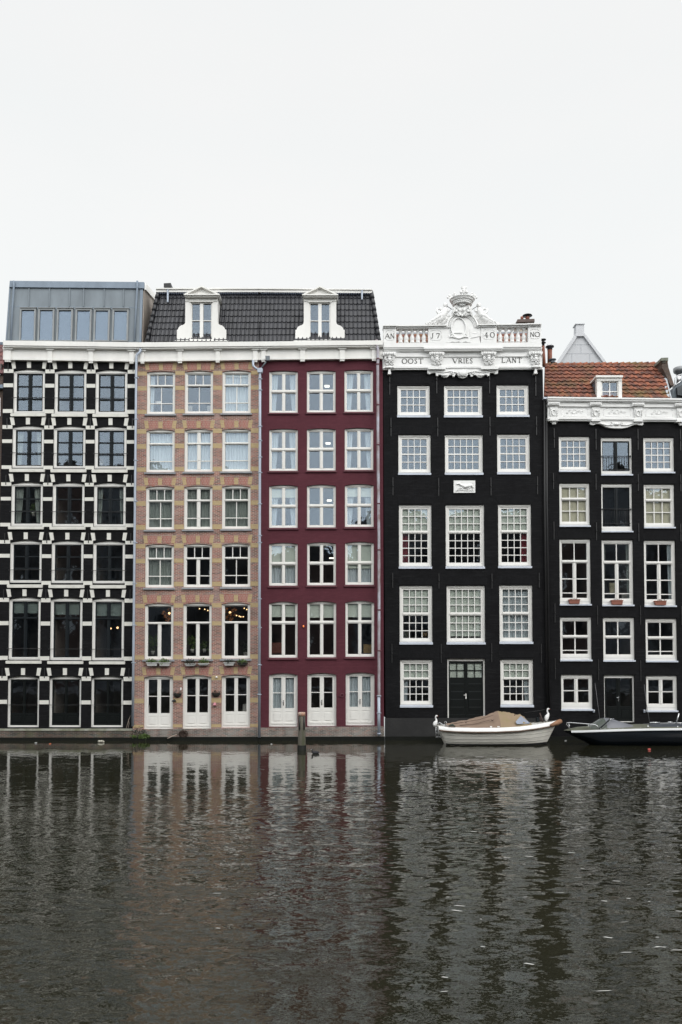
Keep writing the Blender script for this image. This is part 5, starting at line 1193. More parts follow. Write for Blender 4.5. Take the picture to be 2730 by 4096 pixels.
for x,y,lb in ((1309,1543,'white ceiling panel light in the fifth floor middle window of the red house'),(1313,1772,'white ceiling panel light in the fourth floor middle window of the red house'),(1318,2001,'white ceiling panel light in the third floor middle window of the red house'),(1327,2232,'white ceiling panel light in the second floor middle window of the red house'),(1311,1313,'white ceiling panel light in the right roof dormer')):
    p=U(x,y,1.2); o=MB().box(p.x-.12,p.x+.12,1.15,1.4,p.z-.015,p.z+.02).build('ceiling_light',CL); tag(o,lb,'lamp','ceiling panel lights in the red house')
# potted plants, ornaments inside windows
for x,y,Y,r_,m_,lb in ((612,2570,.75,.42,LEAF,'leafy green houseplant low in the left tall window'),(770,2570,.8,.36,LEAF,'tall green houseplant behind the left leaf of the middle tall window'),(820,2585,.7,.22,LEAF,'small light green houseplant behind the right leaf of the middle tall window'),
   (983,2590,.7,.3,LEAFD,'reddish dark houseplant in the right tall window'),(136,2035,.7,.26,LEAF,'green houseplant in the left window of the banded house'),(404,1848,.6,.18,mat('dried_flowers',(0.35,.24,.13),.9,.1,8),'dried flowers in a white pot in the right window of the banded house')):
    c=U(x,y,Y); t=empty('houseplant',c-Vector((0,0,r_*1.3)),lb,'plant'); leaves(tuple(c),r_*.7,r_*.4,r_,110,.16 if r_>.2 else .09,m_,'foliage',t); k=MB(); k.lathe((c.x,c.y,c.z-r_*1.45),[(.07,0),(.1,.16),(.11,.18)],10); k.build('pot',WHITE2,t,True)
for x,y,w_,h_,m_,lb in ((634,1611,26,14,WHITE2,'white lamp shade in the top left window of the brick house'),(760,1634,20,22,PLASW,'pale cushion at the lower left of the top middle window'),(838,1634,18,22,PLASW,'pale cushion at the lower right of the top middle window'),
   (594,2838,10,34,PLASW,'pale panel standing behind the left pair of white doors'),(981,2832,20,32,PLASW,'pale panel standing behind the right pair of white doors'),(1473,2595,38,36,mat('ochre_screen',(0.30,.19,.06),.8,.1,4),'ochre screen low in the right window of the red house'),
   (1107,2592,48,44,mat('red_brown_fabric',(0.16,.05,.04),.8,.1,4),'red brown sofa back low in the left window of the red house'),(487,2070,8,30,mat('orange_book',(0.35,.14,.08),.8,.1,4),'orange book standing in the right window of the banded house'),
   (70,2440,44,26,mat('raw_pine',(0.35,.21,.15),.8,.08,4),'raw wooden frame in the upper left pane of the tall banded window'),(1702,2538,18,16,mat('tan_basket',(0.28,.19,.10),.8,.1,4),'tan rounded basket in the lower right corner of the black house window'),(1625,2535,16,30,LEAFD,'dark green box in the lower left corner of the black house window'),
   (2508,2385,38,14,PLASW,'white box behind the middle long window of the right house'),(2450,2353,22,44,mat('map_paper',(0.38,.36,.26),.8,.15,9),'pale patterned picture behind the middle long window of the right house')):
    p=U(x,y,.6); a=w_*M/2; b_=h_*M/2; o=MB().box(p.x-a,p.x+a,.6,.68,p.z-b_,p.z+b_).build('indoor_object',m_,bevel=.02); tag(o,lb,'furnishing')
# ================================================================== mooring pole, coot, litter
t=empty('mooring_pole',U(1208,2999,-4.9),'weathered mossy timber mooring pole standing in the water before the red house','mooring pole')
YP=-4.9
k=MB(); b0=U(1208,2999,YP); t0=U(1208,2864,YP); k.tube([b0-Vector((0,0,.6)),b0,b0.lerp(t0,.5),t0],[.185,.175,.162,.155],14)
k.build('post',mat('weathered_mossy_timber',(0.13,0.115,0.10),.9,.15,4,bump=.8,bscale=18,streak=.12,c2=(0.05,0.06,0.025)),t,True)
k=MB(); k.tube([b0-Vector((0,0,.55)),b0+Vector((0,0,.20))],[.20,.195],14); k.build('algae_collar',TIDE,t,True)
k=MB(); c=U(1208,2864,YP); k.tube([c,c+Vector((0,0,.15)),c+Vector((0,0,.165))],[.165,.16,.14],14); k.build('cap',mat('bleached_orange_cap',(0.42,0.38,0.34),.8,.1,3,c2=(0.42,0.17,0.08)),t,True)
k=MB()
for xx in (1198,1217): k.tube([U(xx,2868,YP-.15),U(xx+1,2920,YP-.17)],.03,6)
k.build('dark_strip',IRON,t)
# coot
yc=-6.4; w0=U(1260,3009,yc); w0.z=0
t=empty('coot',w0,'small black coot swimming right of the mooring pole','bird')
k=MB(); k.tube([w0+Vector((.20,0,.06)),w0+Vector((.15,0,.05)),w0+Vector((.03,0,.04)),w0+Vector((-.06,0,.05)),w0+Vector((-.10,0,.09)),w0+Vector((-.105,0,.15)),w0+Vector((-.115,0,.18)),w0+Vector((-.14,0,.18))],[.01,.05,.085,.07,.04,.028,.033,.015],10); k.build('body',mat('black_feathers',(0.015,.015,.018),.7,.1,20),t,True)
k=MB(); k.tube([w0+Vector((-.135,0,.185)),w0+Vector((-.165,0,.165))],[.016,.004],6); k.build('bill',WHITE2,t)
for x,y,s,c_,lb in ((149,2972,.05,(.6,.6,.6),'white scrap floating left by the dark quay'),(207,2975,.05,(.55,.15,.07),'orange scrap floating near the dark quay'),(407,2969,.14,(.45,.43,.36),'crumpled pale plastic floating near the dark quay'),
    (1089,2976,.04,(.7,.7,.7),'tiny white scrap floating left of the mooring pole'),(2260,2963,.04,(.6,.6,.6),'tiny white float between the two boats'),(2594,2999,.07,(.65,.12,.10),'small red float before the dark speedboat'),(1610,1,.0,(0,0,0),'')):
    if not lb: continue
    d=CH*F/max(60,(y-2680)); p=U(x,y,min(-.5,d-40)); pz=Vector((p.x,-40+F*CH/(y-2680),0.0)); pz.x=(x-1365)/F*(pz.y+40)
    pz.y=min(pz.y,-.35)
    k=MB(); 
    for i in range(4): k.ball((pz.x+random.uniform(-s,s)*.8,pz.y+random.uniform(-s,s)*.5,.01+random.uniform(0,s*.5)),s*.6,s*.4,s*.45,6,4)
    o=k.build('floating_litter',mat('litter_'+str(int(x)),c_,.6,.1,9)); tag(o,lb,'litter','floating scraps')
# ================================================================== white sloop
def frompx(x,y,Y): return U(x,y,Y)
S=empty('sloop_boat',Vector((U(2000,2962,-2.1).x,-2.1,0)),'white clinker motor sloop with a tan canvas cover moored by the tall black house','boat')
YN=-3.0; YC=-2.05
# stations: px x, sheer y (near side), half beam, keel y
st=[(1756,2905,.62,2958),(1772,2908,.74,2960),(1820,2912,.90,2963),(1900,2914,.98,2964),(1990,2913.5,1.0,2964),(2080,2909,.98,2963),(2150,2900,.80,2962),(2195,2892,.50,2960),(2222,2886,.20,2950),(2232,2883,.05,2925)]
def hull(st,YC,bowflare=.0,sec=10,rake=None,full=.55):
    vs=[];rows=[]
    for (x,ys,b,yk) in st:
        yn=YC-b; s=U(x,ys,yn); z0=-0.12; row=[]
        xr_=rake(x) if rake else 0
        for side in (-1,1):
            for i in range(sec+1):
                u=i/sec   # 0 sheer 1 keel
                zz=s.z+(z0-s.z)*u; w=b*(1-(u**2.6)*full-(0.10*u))
                pt=(s.x+ (xr_*u),YC+side*w,zz); 
                row.append(pt)
        rows.append(row)
    return rows
def hullmesh(rows,sec=10,clinker=0.0):
    mb=MB(); n=sec+1
    for side in (0,1):
        vs=[];fs=[]
        for r in rows:
            for i in range(n): vs.append(r[side*n+i])
        for a in range(len(rows)-1):
            for i in range(n-1): fs.append((a*n+i,a*n+i+1,(a+1)*n+i+1,(a+1)*n+i))
        mb.add(vs,fs)
    # transom
    for r in (rows[0],rows[-1]):
        mb.add([r[i] for i in range(n)]+[r[n+i] for i in range(n)],[(i,i+1,n+i+1,n+i) for i in range(n-1)])
    return mb
rows=hull(st,YC,full=.34,rake=lambda x:(-.0 if x>2100 else 0)+(.42*(1-(x-1756)/90) if x<1846 else 0)-(max(0,(x-2120))/112*.62))
mb=hullmesh(rows)
CLK=mat('white_hull_paint',(0.78,0.76,0.70),.35,.05,1.5,streak=3)
hb=mb.build('hull',CLK,S,True)
for j in range(1,5):  # plank lands
    k=MB(); u=.22+j*.16; pts=[]
    for r in rows:
        i=u*10; a=int(i); t_=i-a; p=Vector(r[a]).lerp(Vector(r[a+1]),t_); pts.append(p+Vector((0,-.006,0)))
    k.tube(pts,.010,5); k.build('plank_edge',mat('grey_seam',(0.45,.44,.40),.6,.05,3) if j==1 else bpy.data.materials['grey_seam'],hb)
# gunwale strake (bright), rub rail (rope), deck
k=MB(); pts=[Vector(r[0])+Vector((0,-.02,.0)) for r in rows]; pf=[Vector(r[11])+Vector((0,.02,.0)) for r in rows]
vs=[];fs=[]
for p in pts: vs+= [p+Vector((0,-.012,.0)),p+Vector((0,-.03,-.16)),p+Vector((0,.12,.02))]
for a in range(len(pts)-1): fs+=[(a*3,a*3+1,a*3+4,a*3+3),(a*3,a*3+3,a*3+5,a*3+2)]
k.add(vs,fs); vs=[]
for p in pf: vs+= [p+Vector((0,.012,.0)),p+Vector((0,.03,-.16)),p+Vector((0,-.12,.02))]
k.add(vs,fs); k.build('gunwale',WHITE2,S,True)
k=MB()
for src,s in ((pts,-1),(pf,1)): k.tube([p+Vector((0,s*.05,-.175)) for p in src],[.035]*len(src),8)
k.build('rope_fender',mat('brown_rope',(0.17,0.11,0.075),.9,.15,20,bump=.8,bscale=40,c2=(0.05,.04,.035)),S,True)
k=MB(); k.tube([pts[-3]+Vector((.1,-.06,-.10)),pts[-2]+Vector((.0,-.08,-.08)),pts[-1]+Vector((.02,-.04,-.06)),pts[-1]+Vector((.14,.10,-.03))],[.07,.10,.115,.11],10); k.build('bow_fender',mat('tan_bow_fender',(0.30,0.16,0.09),.8,.1,6),S,True)
k=MB(); n=len(rows); vs=[Vector(r[0])+Vector((0,.02,-.03)) for r in rows]+[Vector(r[11])+Vector((0,-.02,-.03)) for r in rows]
k.add(vs,[(i,i+1,n+i+1,n+i) for i in range(n-1)]); k.build('deck',CREAM,S)
k=MB(); pts2=[Vector(r[0]) for r in rows]; 
for r in rows: pass
mbk=MB(); vs=[];fs=[]
for idx,r in enumerate(rows):
    a=Vector(r[8]);b_=Vector(r[10]); vs+=[a+Vector((0,-.012,0)),b_+Vector((0,-.012,-.05))]
for a in range(len(rows)-1): fs.append((a*2,a*2+1,a*2+3,a*2+2))
mbk.add(vs,fs); mbk.build('waterline_stripe',IRON,S)
# canvas cover
TAN=mat('tan_canvas',(0.27,0.195,0.135),.95,.10,1.6,bump=.25,bscale=6,c2=(0.235,0.19,0.10))
TANR=mat('reddish_brown_canvas',(0.245,0.175,0.13),.95,.08,1.6,bump=.25,bscale=6)
ridge=[(1790,2896,.70),(1830,2888,.80),(1880,2878,.86),(1930,2868,.88),(1975,2855,.88),(2006,2843,.88),(2030,2847,.88),(2062,2852,.86),(2098,2856,.82),(2118,2876,.78),(2136,2893,.74),(2142,2900,.72)]
def cover(seg):
    vs=[];fs=[];m=12
    for (x,yt,b) in seg:
        base=U(x,2912 if x<2090 else 2912-(x-2090)*.13,YC-b); tp=U(x,yt,YC)
        for i in range(m+1):
            u=-1+2*i/m; au=abs(u); hgt=(1-au**1.55); sag=-0.045*math.sin(au*PI)*(1 if x<1990 else .3)+0.012*math.sin(9*x*.05+u*11)+0.06*(mn.noise(Vector((x*.03,u*2.2,3.1)))+.5*mn.noise(Vector((x*.08,u*5,1.7))))*min(1,hgt*3)
            vs.append((base.x,YC+u*b,base.z+(tp.z-base.z)*hgt+sag*(1 if hgt>0.02 else 0)))
    for a in range(len(seg)-1):
        for i in range(m): fs.append((a*(m+1)+i,a*(m+1)+i+1,(a+1)*(m+1)+i+1,(a+1)*(m+1)+i))
    mb=MB(); mb.add(vs,fs); return mb
def refine(seg,n=4):
    out=[]
    for a,b_ in zip(seg,seg[1:]):
        for i in range(n): out.append(tuple(lerp(p,q_,i/n) for p,q_ in zip(a,b_)))
    out.append(seg[-1]); return out
cv=cover(refine(ridge[:6])).build('canvas_cover',TANR,S,True); cv2=cover(refine(ridge[5:])).build('canvas_hood',TAN,S,True)
# clear window panel in the hood (both sides)
def hoodpt(x,y,off=.02):
    return None
VINY=mat('cloudy_vinyl',(0.28,0.31,0.38),.25,.05,3)
for s in (-1,1):
    k=MB(); pts=[]
    for (x,yt,b,hh) in ((2066,2857,.88,.22),(2094,2868,.82,.80),(2108,2875,.80,.62),(2126,2893,.76,.20),(2124,2897,.76,.08),(2070,2898,.86,.10)):
        base=U(x,2909,YC-b); tz={2066:2888,2094:2866,2108:2877,2126:2892,2124:2896,2070:2897}[x]
        z=U(x,tz,YC-b*.9).z; hgt=(z-base.z)
        # find lateral position on the hood surface at this height
        top=None
        for a,c in zip(ridge,ridge[1:]):
            if a[0]<=x<=c[0]: top=lerp(a[1],c[1],(x-a[0])/(c[0]-a[0]))
        T=U(x,top,YC).z-base.z; f_=min(.98,max(0.0,hgt/T)); au=(1-f_)**(1/1.55)
        pts.append((base.x,YC+s*(au*b+.09),z+.01))
    k.add(pts,[(0,1,2,3,4,5)]); k.build('clear_window',VINY,cv2)
k=MB(); 
for pp in ([(1800,2898),(1860,2888),(1920,2878),(1975,2860)],[(1840,2902),(1900,2896),(1960,2880)]): k.tube([U(a,b_,YC-.62) for a,b_ in pp],.012,5)
k.tube([U(1965,2879,YC-.62),U(1970,2882,YC-.66),U(1976,2879,YC-.6)],.02,5)
for x_,y_ in ((1865,2890),(1990,2908),(2060,2860)):
    p=U(x_,y_,YC-.75); k.ball(tuple(p),.03,.03,.03,6,4)
k.build('cover_seam',mat('dark_canvas_seam',(0.10,.06,.055),.9,.1,8),cv)
# stern rail and ladder
k=MB(); q3=lambda x,y,dy=0:U(x,y,YC-.45+dy)
for dy in (0,.9): 
    k.tube([q3(1750,2925,dy),q3(1746,2897,dy),q3(1760,2890,dy),q3(1775,2900,dy),q3(1800,2903,dy)],.016,6)
for x_ in (1745,1755): k.tube([q3(x_,2905),q3(x_-1,2953)],.016,6)
for y_ in (2918,2932,2948): k.tube([q3(1744,y_),q3(1757,y_)],.012,6)
k.tube([q3(1757,2948),q3(1771,2948)],.014,6); k.tube([q3(1760,2896),q3(1790,2902)],.010,5); k.tube([q3(1781,2902),q3(1780,2887),q3(1786,2886),q3(1787,2902)],.014,6)
k.build('stern_rail',STEEL,S,True)
k=MB(); k.tube([U(2174,2890,YC),U(2167,2872,YC),U(2160,2852,YC)],.030,7); k.tube([U(2165,2888,YC+.1),U(2160,2868,YC+.1)],.022,6); k.build('mast_bracket',mat('dark_brown_wood',(0.06,.035,.03),.6,.1,6),S)
k=MB(); k.ppoly([(2149,2889),(2149,2869),(2157,2869),(2158,2889)],YC-.2,YC+.05); k.build('bow_box',DARKF,S)
k=MB(); k.tube([U(1795,2905,YN+.1),U(1810,2900,YN+.1),U(1822,2906,YN+.1)],[.03,.07,.03],7); k.build('coiled_line',LEAFD,S)
k=MB()
for x_ in (1965,1995): k.box(*(lambda p:(p.x-.05,p.x+.05,p.y-.02,p.y+.06,p.z,p.z+.07))(U(x_,2911,YN+.12)))
k.build('cleat',WHITE2,S)
o=MB().tube([U(2098,2851,YC),U(2140,2845,YC),U(2186,2837,YC)],.008,5).build('stay_line',IRON,S)
# swan figures
FEA=mat('white_feathers',(0.80,.80,.80),.6,.03,8)
def swan(x,ybase,ytop,Y,label,d=1):
    b=U(x,ybase,Y); h=U(x,ytop,Y).z-b.z; t=empty('white_bird',b,label,'bird','white birds on the sloop')
    P=lambda a,z:b+Vector((d*a*h,0,z*h))
    k=MB(); k.tube([P(-.10,-.02),P(-.10,.06),P(-.08,.20),P(-.03,.34),P(.04,.46),P(.06,.56),P(.02,.66),P(-.02,.76),P(.0,.86),P(.06,.92),P(.12,.91),P(.15,.895)],[v*h for v in (.02,.10,.165,.165,.12,.08,.058,.052,.06,.075,.05,.03)],12,sy=1.0)
    k.build('body',FEA,t,True)
    k=MB(); k.tube([P(.14,.895),P(.22,.87)],[.03*h,.008*h],7); k.build('beak',mat('orange_red_beak',(0.5,.10,.04),.5,.05,8) if 'orange_red_beak' not in bpy.data.materials else bpy.data.materials['orange_red_beak'],t)
    k=MB(); k.tube([P(.06,.985),P(.12,1.0)],[.02*h,.03*h],6)
    k.ball(tuple(P(.08,.93)+Vector((0,-.05*h,0))),.012*h,.012*h,.012*h,6,4); k.build('eye_and_knob',IRON,t)
    k=MB(); k.tube([P(-.06,.40)+Vector((0,-.10*h,0)),P(-.12,.20)+Vector((0,-.13*h,0)),P(-.14,.02)+Vector((0,-.08*h,0))],[.04*h,.075*h,.03*h],8,sy=.7); k.build('wing',FEA,t,True)
    return t
swan(1744,2908,2859,-2.5,'white bird with red beak standing at the stern of the sloop')
swan(2191,2883,2831,-2.05,'white bird standing at the bow of the sloop, wire behind it')
# ================================================================== dark speedboat
W=empty('speedboat',Vector((U(2500,2970,-2.3).x,-2.3,0)),'dark blue black speedboat with grey canopy moored at the right edge','boat')
YC2=-2.2
st=[(2257,2926,.04,0),(2285,2926.5,.28,0),(2330,2926,.55,0),(2400,2923.5,.82,0),(2480,2921,.95,0),(2580,2918.5,1.0,0),(2700,2917,1.0,0),(2860,2916,.98,0)]
rows2=hull(st,YC2,rake=lambda x:max(0,(2420-x))/160*1.45,full=.45)
NAVY=mat('navy_black_gelcoat',(0.006,0.010,0.016),.16,.08,1.5)
hullmesh(rows2).build('hull',NAVY,W,True)
for nm,off,h_,m_ in (('rub_strip',0,.085,mat('white_rub_strip',(0.62,.63,.64),.4,.04,2)),):
    k=MB(); 
    for si,s in ((0,-1),(11,1)):
        vs=[];fs=[]
        for r in rows2[1:]:
            p=Vector(r[si]); vs+=[p+Vector((0,s*.03,.05)),p+Vector((0,s*.035,-.045)),p+Vector((0,-s*.1,.05))]
        for a in range(len(rows2)-2): fs+=[(a*3,a*3+1,a*3+4,a*3+3),(a*3,a*3+3,a*3+5,a*3+2)]
        k.add(vs,fs)
    k.build(nm,m_,W,True)
k=MB(); n=len(rows2); m_=6; vs=[];fs=[]
for r in rows2:
    a=Vector(r[0]);b_=Vector(r[11])
    for i in range(m_+1):
        u=i/m_; p=a.lerp(b_,u); vs.append(p+Vector((0,0,.05+.13*math.sin(PI*u)*min(1,abs(a.y-b_.y)))))
for a in range(n-1):
    for i in range(m_): fs.append((a*(m_+1)+i,a*(m_+1)+i+1,(a+1)*(m_+1)+i+1,(a+1)*(m_+1)+i))
k.add(vs,fs); k.build('foredeck',mat('olive_grey_deck',(0.13,.135,.10),.6,.12,2),W,True)
# coaming + canopy
def cover2(seg,YC,base,powr=1.5,m=10):
    vs=[];fs=[]
    for (x,yt,b) in seg:
        bs=U(x,base(x),YC-b); tp=U(x,yt,YC)
        for i in range(m+1):
            u=-1+2*i/m; vs.append((bs.x,YC+u*b,bs.z+(tp.z-bs.z)*(1-abs(u)**powr)))
    for a in range(len(seg)-1):
        for i in range(m): fs.append((a*(m+1)+i,a*(m+1)+i+1,(a+1)*(m+1)+i+1,(a+1)*(m+1)+i))
    mb=MB(); mb.add(vs,fs); return mb
base=lambda x:2917
VIN=mat('grey_vinyl_canopy',(0.17,0.175,0.195),.4,.05,2); OLV=mat('greenish_windscreen',(0.10,.115,.10),.25,.1,2)
cover2([(2358,2914,.55),(2390,2895,.68),(2420,2878,.72),(2432,2871.5,.72)],YC2,base,3.0).build('windscreen',OLV,W,True)
cv=cover2([(2432,2871.5,.72),(2460,2873,.76),(2490,2881,.80),(2520,2890,.82),(2545,2897,.84),(2572,2904,.86)],YC2,base,2.6).build('canopy',VIN,W,True)
cover2([(2572,2904,.86),(2600,2901,.88),(2625,2896,.90),(2700,2895,.90),(2860,2894,.90)],YC2,base,5).build('tonneau_cover',mat('slate_blue_cover',(0.045,.052,.066),.5,.1,2),W,True)
k=MB(); k.tube([U(2398,2915,YC2-.80),U(2418,2898,YC2-.74),U(2440,2878,YC2-.60)],.035,7); k.build('canopy_edge',DARKF,cv)
k=MB()
for x_ in (2402,2420,2439,2457,2475,2493,2511,2563):
    p=U(x_,2914-(x_>2550)*4,YC2-.84); k.ball(tuple(p),.02,.02,.02,6,4)
k.build('press_stud',STEEL,cv)
k=MB()
for dy in (-.5,.45):
    s_=-1 if dy<0 else 1; a=YC2+dy
    k.tube([U(2284,2924,YC2+s_*.15),U(2276,2908,YC2+s_*.15),U(2266,2898,YC2+s_*.15),U(2269,2891,YC2+s_*.15),U(2282,2890.5,YC2+s_*.2),U(2340,2895,YC2+s_*.5),U(2382,2899,YC2+s_*.68),U(2390,2904,YC2+s_*.7),U(2395,2920,YC2+s_*.72)],.022,8)
    k.tube([U(2352,2896,YC2+s_*.55),U(2360,2912,YC2+s_*.55)],.016,6); k.tube([U(2276,2893,YC2+s_*.17),U(2282,2922,YC2+s_*.17)],.016,6)
k.build('bow_rail',STEEL,W,True)
k=MB(); k.tube([U(2408,2883,YC2+.4),U(2412,2874,YC2+.4),U(2420,2872,YC2+.3),U(2456,2875.5,YC2-.5),U(2442,2876,YC2-.55),U(2436,2888,YC2-.66)],.022,7); k.build('windscreen_rail',STEEL,W,True)
k=MB()
for (x0_,x1_,y_) in ((2600,2640,2890.5),(2672,2690,2889)): k.tube([U(x0_,y_,YC2-.3),U(x1_,y_-.5,YC2-.3)],.03,8)
k.tube([U(2640,2893,YC2-.3),U(2790,2891,YC2-.3)],.02,6)
k.tube([U(2706,2891,YC2-.4),U(2712,2872,YC2-.4),U(2717,2853,YC2-.4)],[.04,.03,.028],7); k.tube([U(2592,2911,YC2-.9),U(2593,2900,YC2-.85)],.025,6); k.tube([U(2711,2914,YC2-.95),U(2712,2902,YC2-.9)],.02,6)
k.build('deck_fitting',STEEL,W,True)
k=MB(); k.tube([U(2381,2732,YC2+.5),U(2390,2800,YC2+.5),U(2401,2880,YC2+.5)],[.007,.010,.013],5); k.build('antenna',mat('grey_rod',(0.22,.22,.23),.5,.1,4),W)
k=MB(); k.tube([U(2578,2738,YC2+.3),U(2586,2810,YC2+.3),U(2600,2892,YC2+.3)],[.007,.010,.014],5); k.build('antenna',bpy.data.materials['grey_rod'],W)
# ================================================================== water
m=bpy.data.materials.new('canal_water'); m.use_nodes=True; nt=m.node_tree; n=nt.nodes; b=n['Principled BSDF']
b.inputs['Roughness'].default_value=0.04; b.inputs['IOR'].default_value=1.5
tc=n.new('ShaderNodeTexCoord')
def nz(scale,sc,detail=3,rough=.5,dist=0.0,off=(0,0,0)):
    mp=n.new('ShaderNodeMapping'); mp.inputs['Scale'].default_value=sc; mp.inputs['Location'].default_value=off; L(nt,tc.outputs['Object'],mp.inputs[0])
    t=n.new('ShaderNodeTexNoise'); t.inputs['Scale'].default_value=scale; t.inputs['Detail'].default_value=detail; t.inputs['Roughness'].default_value=rough; t.inputs['Distortion'].default_value=dist
    L(nt,mp.outputs[0],t.inputs['Vector']); return t.outputs['Fac']
def mth(op,a,b_,c=None):
    t=n.new('ShaderNodeMath'); t.operation=op
    for i,v in enumerate((a,b_,c)):
        if v is None: continue
        if isinstance(v,(int,float)): t.inputs[i].default_value=v
        else: L(nt,v,t.inputs[i])
    return t.outputs[0]
WA,WB,WC=1.0,1.0,1.0
def nzc(sc,detail,rough,off=(0,0,0),dist=0.0):
    mp=n.new('ShaderNodeMapping'); mp.inputs['Scale'].default_value=sc; mp.inputs['Location'].default_value=off; L(nt,tc.outputs['Object'],mp.inputs[0])
    t=n.new('ShaderNodeTexNoise'); t.inputs['Scale'].default_value=1.0; t.inputs['Detail'].default_value=detail; t.inputs['Roughness'].default_value=rough; t.inputs['Distortion'].default_value=dist
    L(nt,mp.outputs[0],t.inputs['Vector']); return t.outputs['Color']
def vm(op,a,b_):
    t=n.new('ShaderNodeVectorMath'); t.operation=op
    for i,v in enumerate((a,b_)):
        if v is None: continue
        if isinstance(v,tuple): t.inputs[i].default_value=v
        else: L(nt,v,t.inputs[i])
    return t.outputs[0]
def rng(x,a,b_,c,d):
    t=n.new('ShaderNodeMapRange'); t.interpolation_type='SMOOTHSTEP'; t.inputs[1].default_value=a; t.inputs[2].default_value=b_; t.inputs[3].default_value=c; t.inputs[4].default_value=d; L(nt,x,t.inputs[0]); return t.outputs[0]
sx=n.new('ShaderNodeSeparateXYZ'); L(nt,tc.outputs['Object'],sx.inputs[0])
patch=nz(1.0,(.12,.07,1),3,.5,0,(3,1,0))
side=mth('ADD',mth('MULTIPLY',sx.outputs[0],.06),mth('MULTIPLY',mth('SUBTRACT',patch,.5),3.0))   # wind patches, choppier to one side
wr=rng(side,-.5,.6,0.0,1.0)
swell=vm('MULTIPLY',vm('SUBTRACT',nzc((1.9,4.0,1),2,.4,(0,0,0),.4),(.5,.5,.5)),(0.26,0.36,0))
chop=vm('MULTIPLY',vm('SUBTRACT',nzc((5.0,10,1),2,.45,(5,2,0),.3),(.5,.5,.5)),(0.15,0.24,0))
fine=vm('MULTIPLY',vm('SUBTRACT',nzc((17,27,1),3,.6,(9,4,0),.2),(.5,.5,.5)),(0.11,0.15,0))
def scl(v,f):
    t=n.new('ShaderNodeVectorMath'); t.operation='SCALE'; L(nt,v,t.inputs[0]); L(nt,f,t.inputs['Scale']); return t.outputs[0]
fw=rng(wr,0,1,1.25,.45)
sw=rng(wr,0,1,.45,1.25)
sm=vm('ADD',vm('ADD',scl(swell,sw),scl(chop,sw)),scl(fine,fw))
near=rng(sx.outputs[1],-34,-1,1.35,.18)
gust=rng(nz(1.0,(.35,.9,1),3,.6,.5,(7,3,0)),.3,.7,.6,1.35)
sm=scl(sm,mth('MULTIPLY',near,gust))
nn=vm('NORMALIZE',vm('ADD',sm,(0,0,1)),None); L(nt,nn,b.inputs['Normal'])
mr=n.new('ShaderNodeMix'); mr.data_type='RGBA'; L(nt,nz(1.0,(.25,.12,1),4),mr.inputs[0]); mr.inputs[6].default_value=(0.022,0.020,0.010,1); mr.inputs[7].default_value=(0.016,0.017,0.011,1); L(nt,mr.outputs[2],b.inputs['Base Color'])
k=MB(); k.add([(-260,-38.6,0),(260,-38.6,0),(260,60,0),(-260,60,0)],[(0,1,2,3)]); k.build('canal_water',m,None,origin=(0,0,0)); tag(bpy.data.objects['canal_water'],kind='structure')
# foam flecks
k=MB()
for i in range(85):
    y=random.uniform(-31.5,-20) if random.random()<.8 else random.uniform(-20,-10); x=random.uniform(1.5,7.5) if random.random()<.85 else random.uniform(-7,1)
    x*= (y+40)/15; L_=random.uniform(.03,.16); a=random.uniform(-.4,.4)
    k.add([(x,y,.006),(x+L_*math.cos(a),y+L_*math.sin(a)-.012,.006),(x+L_*1.3*math.cos(a),y+L_*math.sin(a)+.008,.006),(x+L_*.4,y+.02,.006)],[(0,1,2,3)])
o=k.build('foam_flecks',mat('foam',(0.5,.5,.48),.7,.1,5)); tag(o,'tiny white foam flecks drifting on the near water','foam',kind='stuff')
# ================================================================== opposite bank (behind the camera, seen in the window panes)
k=MB(); k.box(-120,120,-39.4,-38.6,-1,1.35); o=k.build('quay_wall',QUAYD); tag(o,kind='structure')
k=MB(); k.add([(-300,-300,1.32),(300,-300,1.32),(300,-39.4,1.32),(-300,-39.4,1.32)],[(0,1,2,3)]); o=k.build('far_bank_ground',mat('paving',(0.16,.15,.14),.9,.1,1)); tag(o,kind='structure')
FB=[mat('far_house_dark',(0.09,.085,.08),.9,.2,.3),mat('far_house_red',(0.16,.10,.08),.9,.2,.3),mat('far_house_grey',(0.24,.24,.24),.9,.2,.3)]
xx=-75
i=0
while xx<75:
    w_=random.uniform(7,13); xc_=xx+w_/2; h_=random.uniform(-1.5,1.5)+(28 if xc_<-26 else 25.5 if xc_<-11 else 18 if xc_<5 else 21 if xc_<27 else 26); t=empty('townhouse',Vector((xx+w_/2,-66,1.3)),['dark brown','red brick','grey plastered'][i%3]+' townhouse on the opposite bank','house','houses on the opposite bank')
    k=MB(); k.box(xx,xx+w_-.1,-76,-66,1.3,1.3+h_); k.build('wall',FB[i%3],t)
    k=MB(); k.poly([(xx,1.3+h_+.01),(xx+w_-.1,1.3+h_+.01),(xx+w_/2,1.3+h_+3)],-76,-66); k.build('roof',FB[0],t)
    for c_ in range(3):
        for r_ in range(4):
            k=MB(); a=xx+w_*(c_+.5)/3-.14; z=2.4+r_*(h_-1.5)/4; k.box(a-.6,a+.6,-65.98,-65.9,z,z+1.9); k.build('window',WHITE if c_%2 else DARKF,t)
    xx+=w_; i+=1
BARK=mat('winter_bark',(0.05,.042,.036),.9,.1,5)
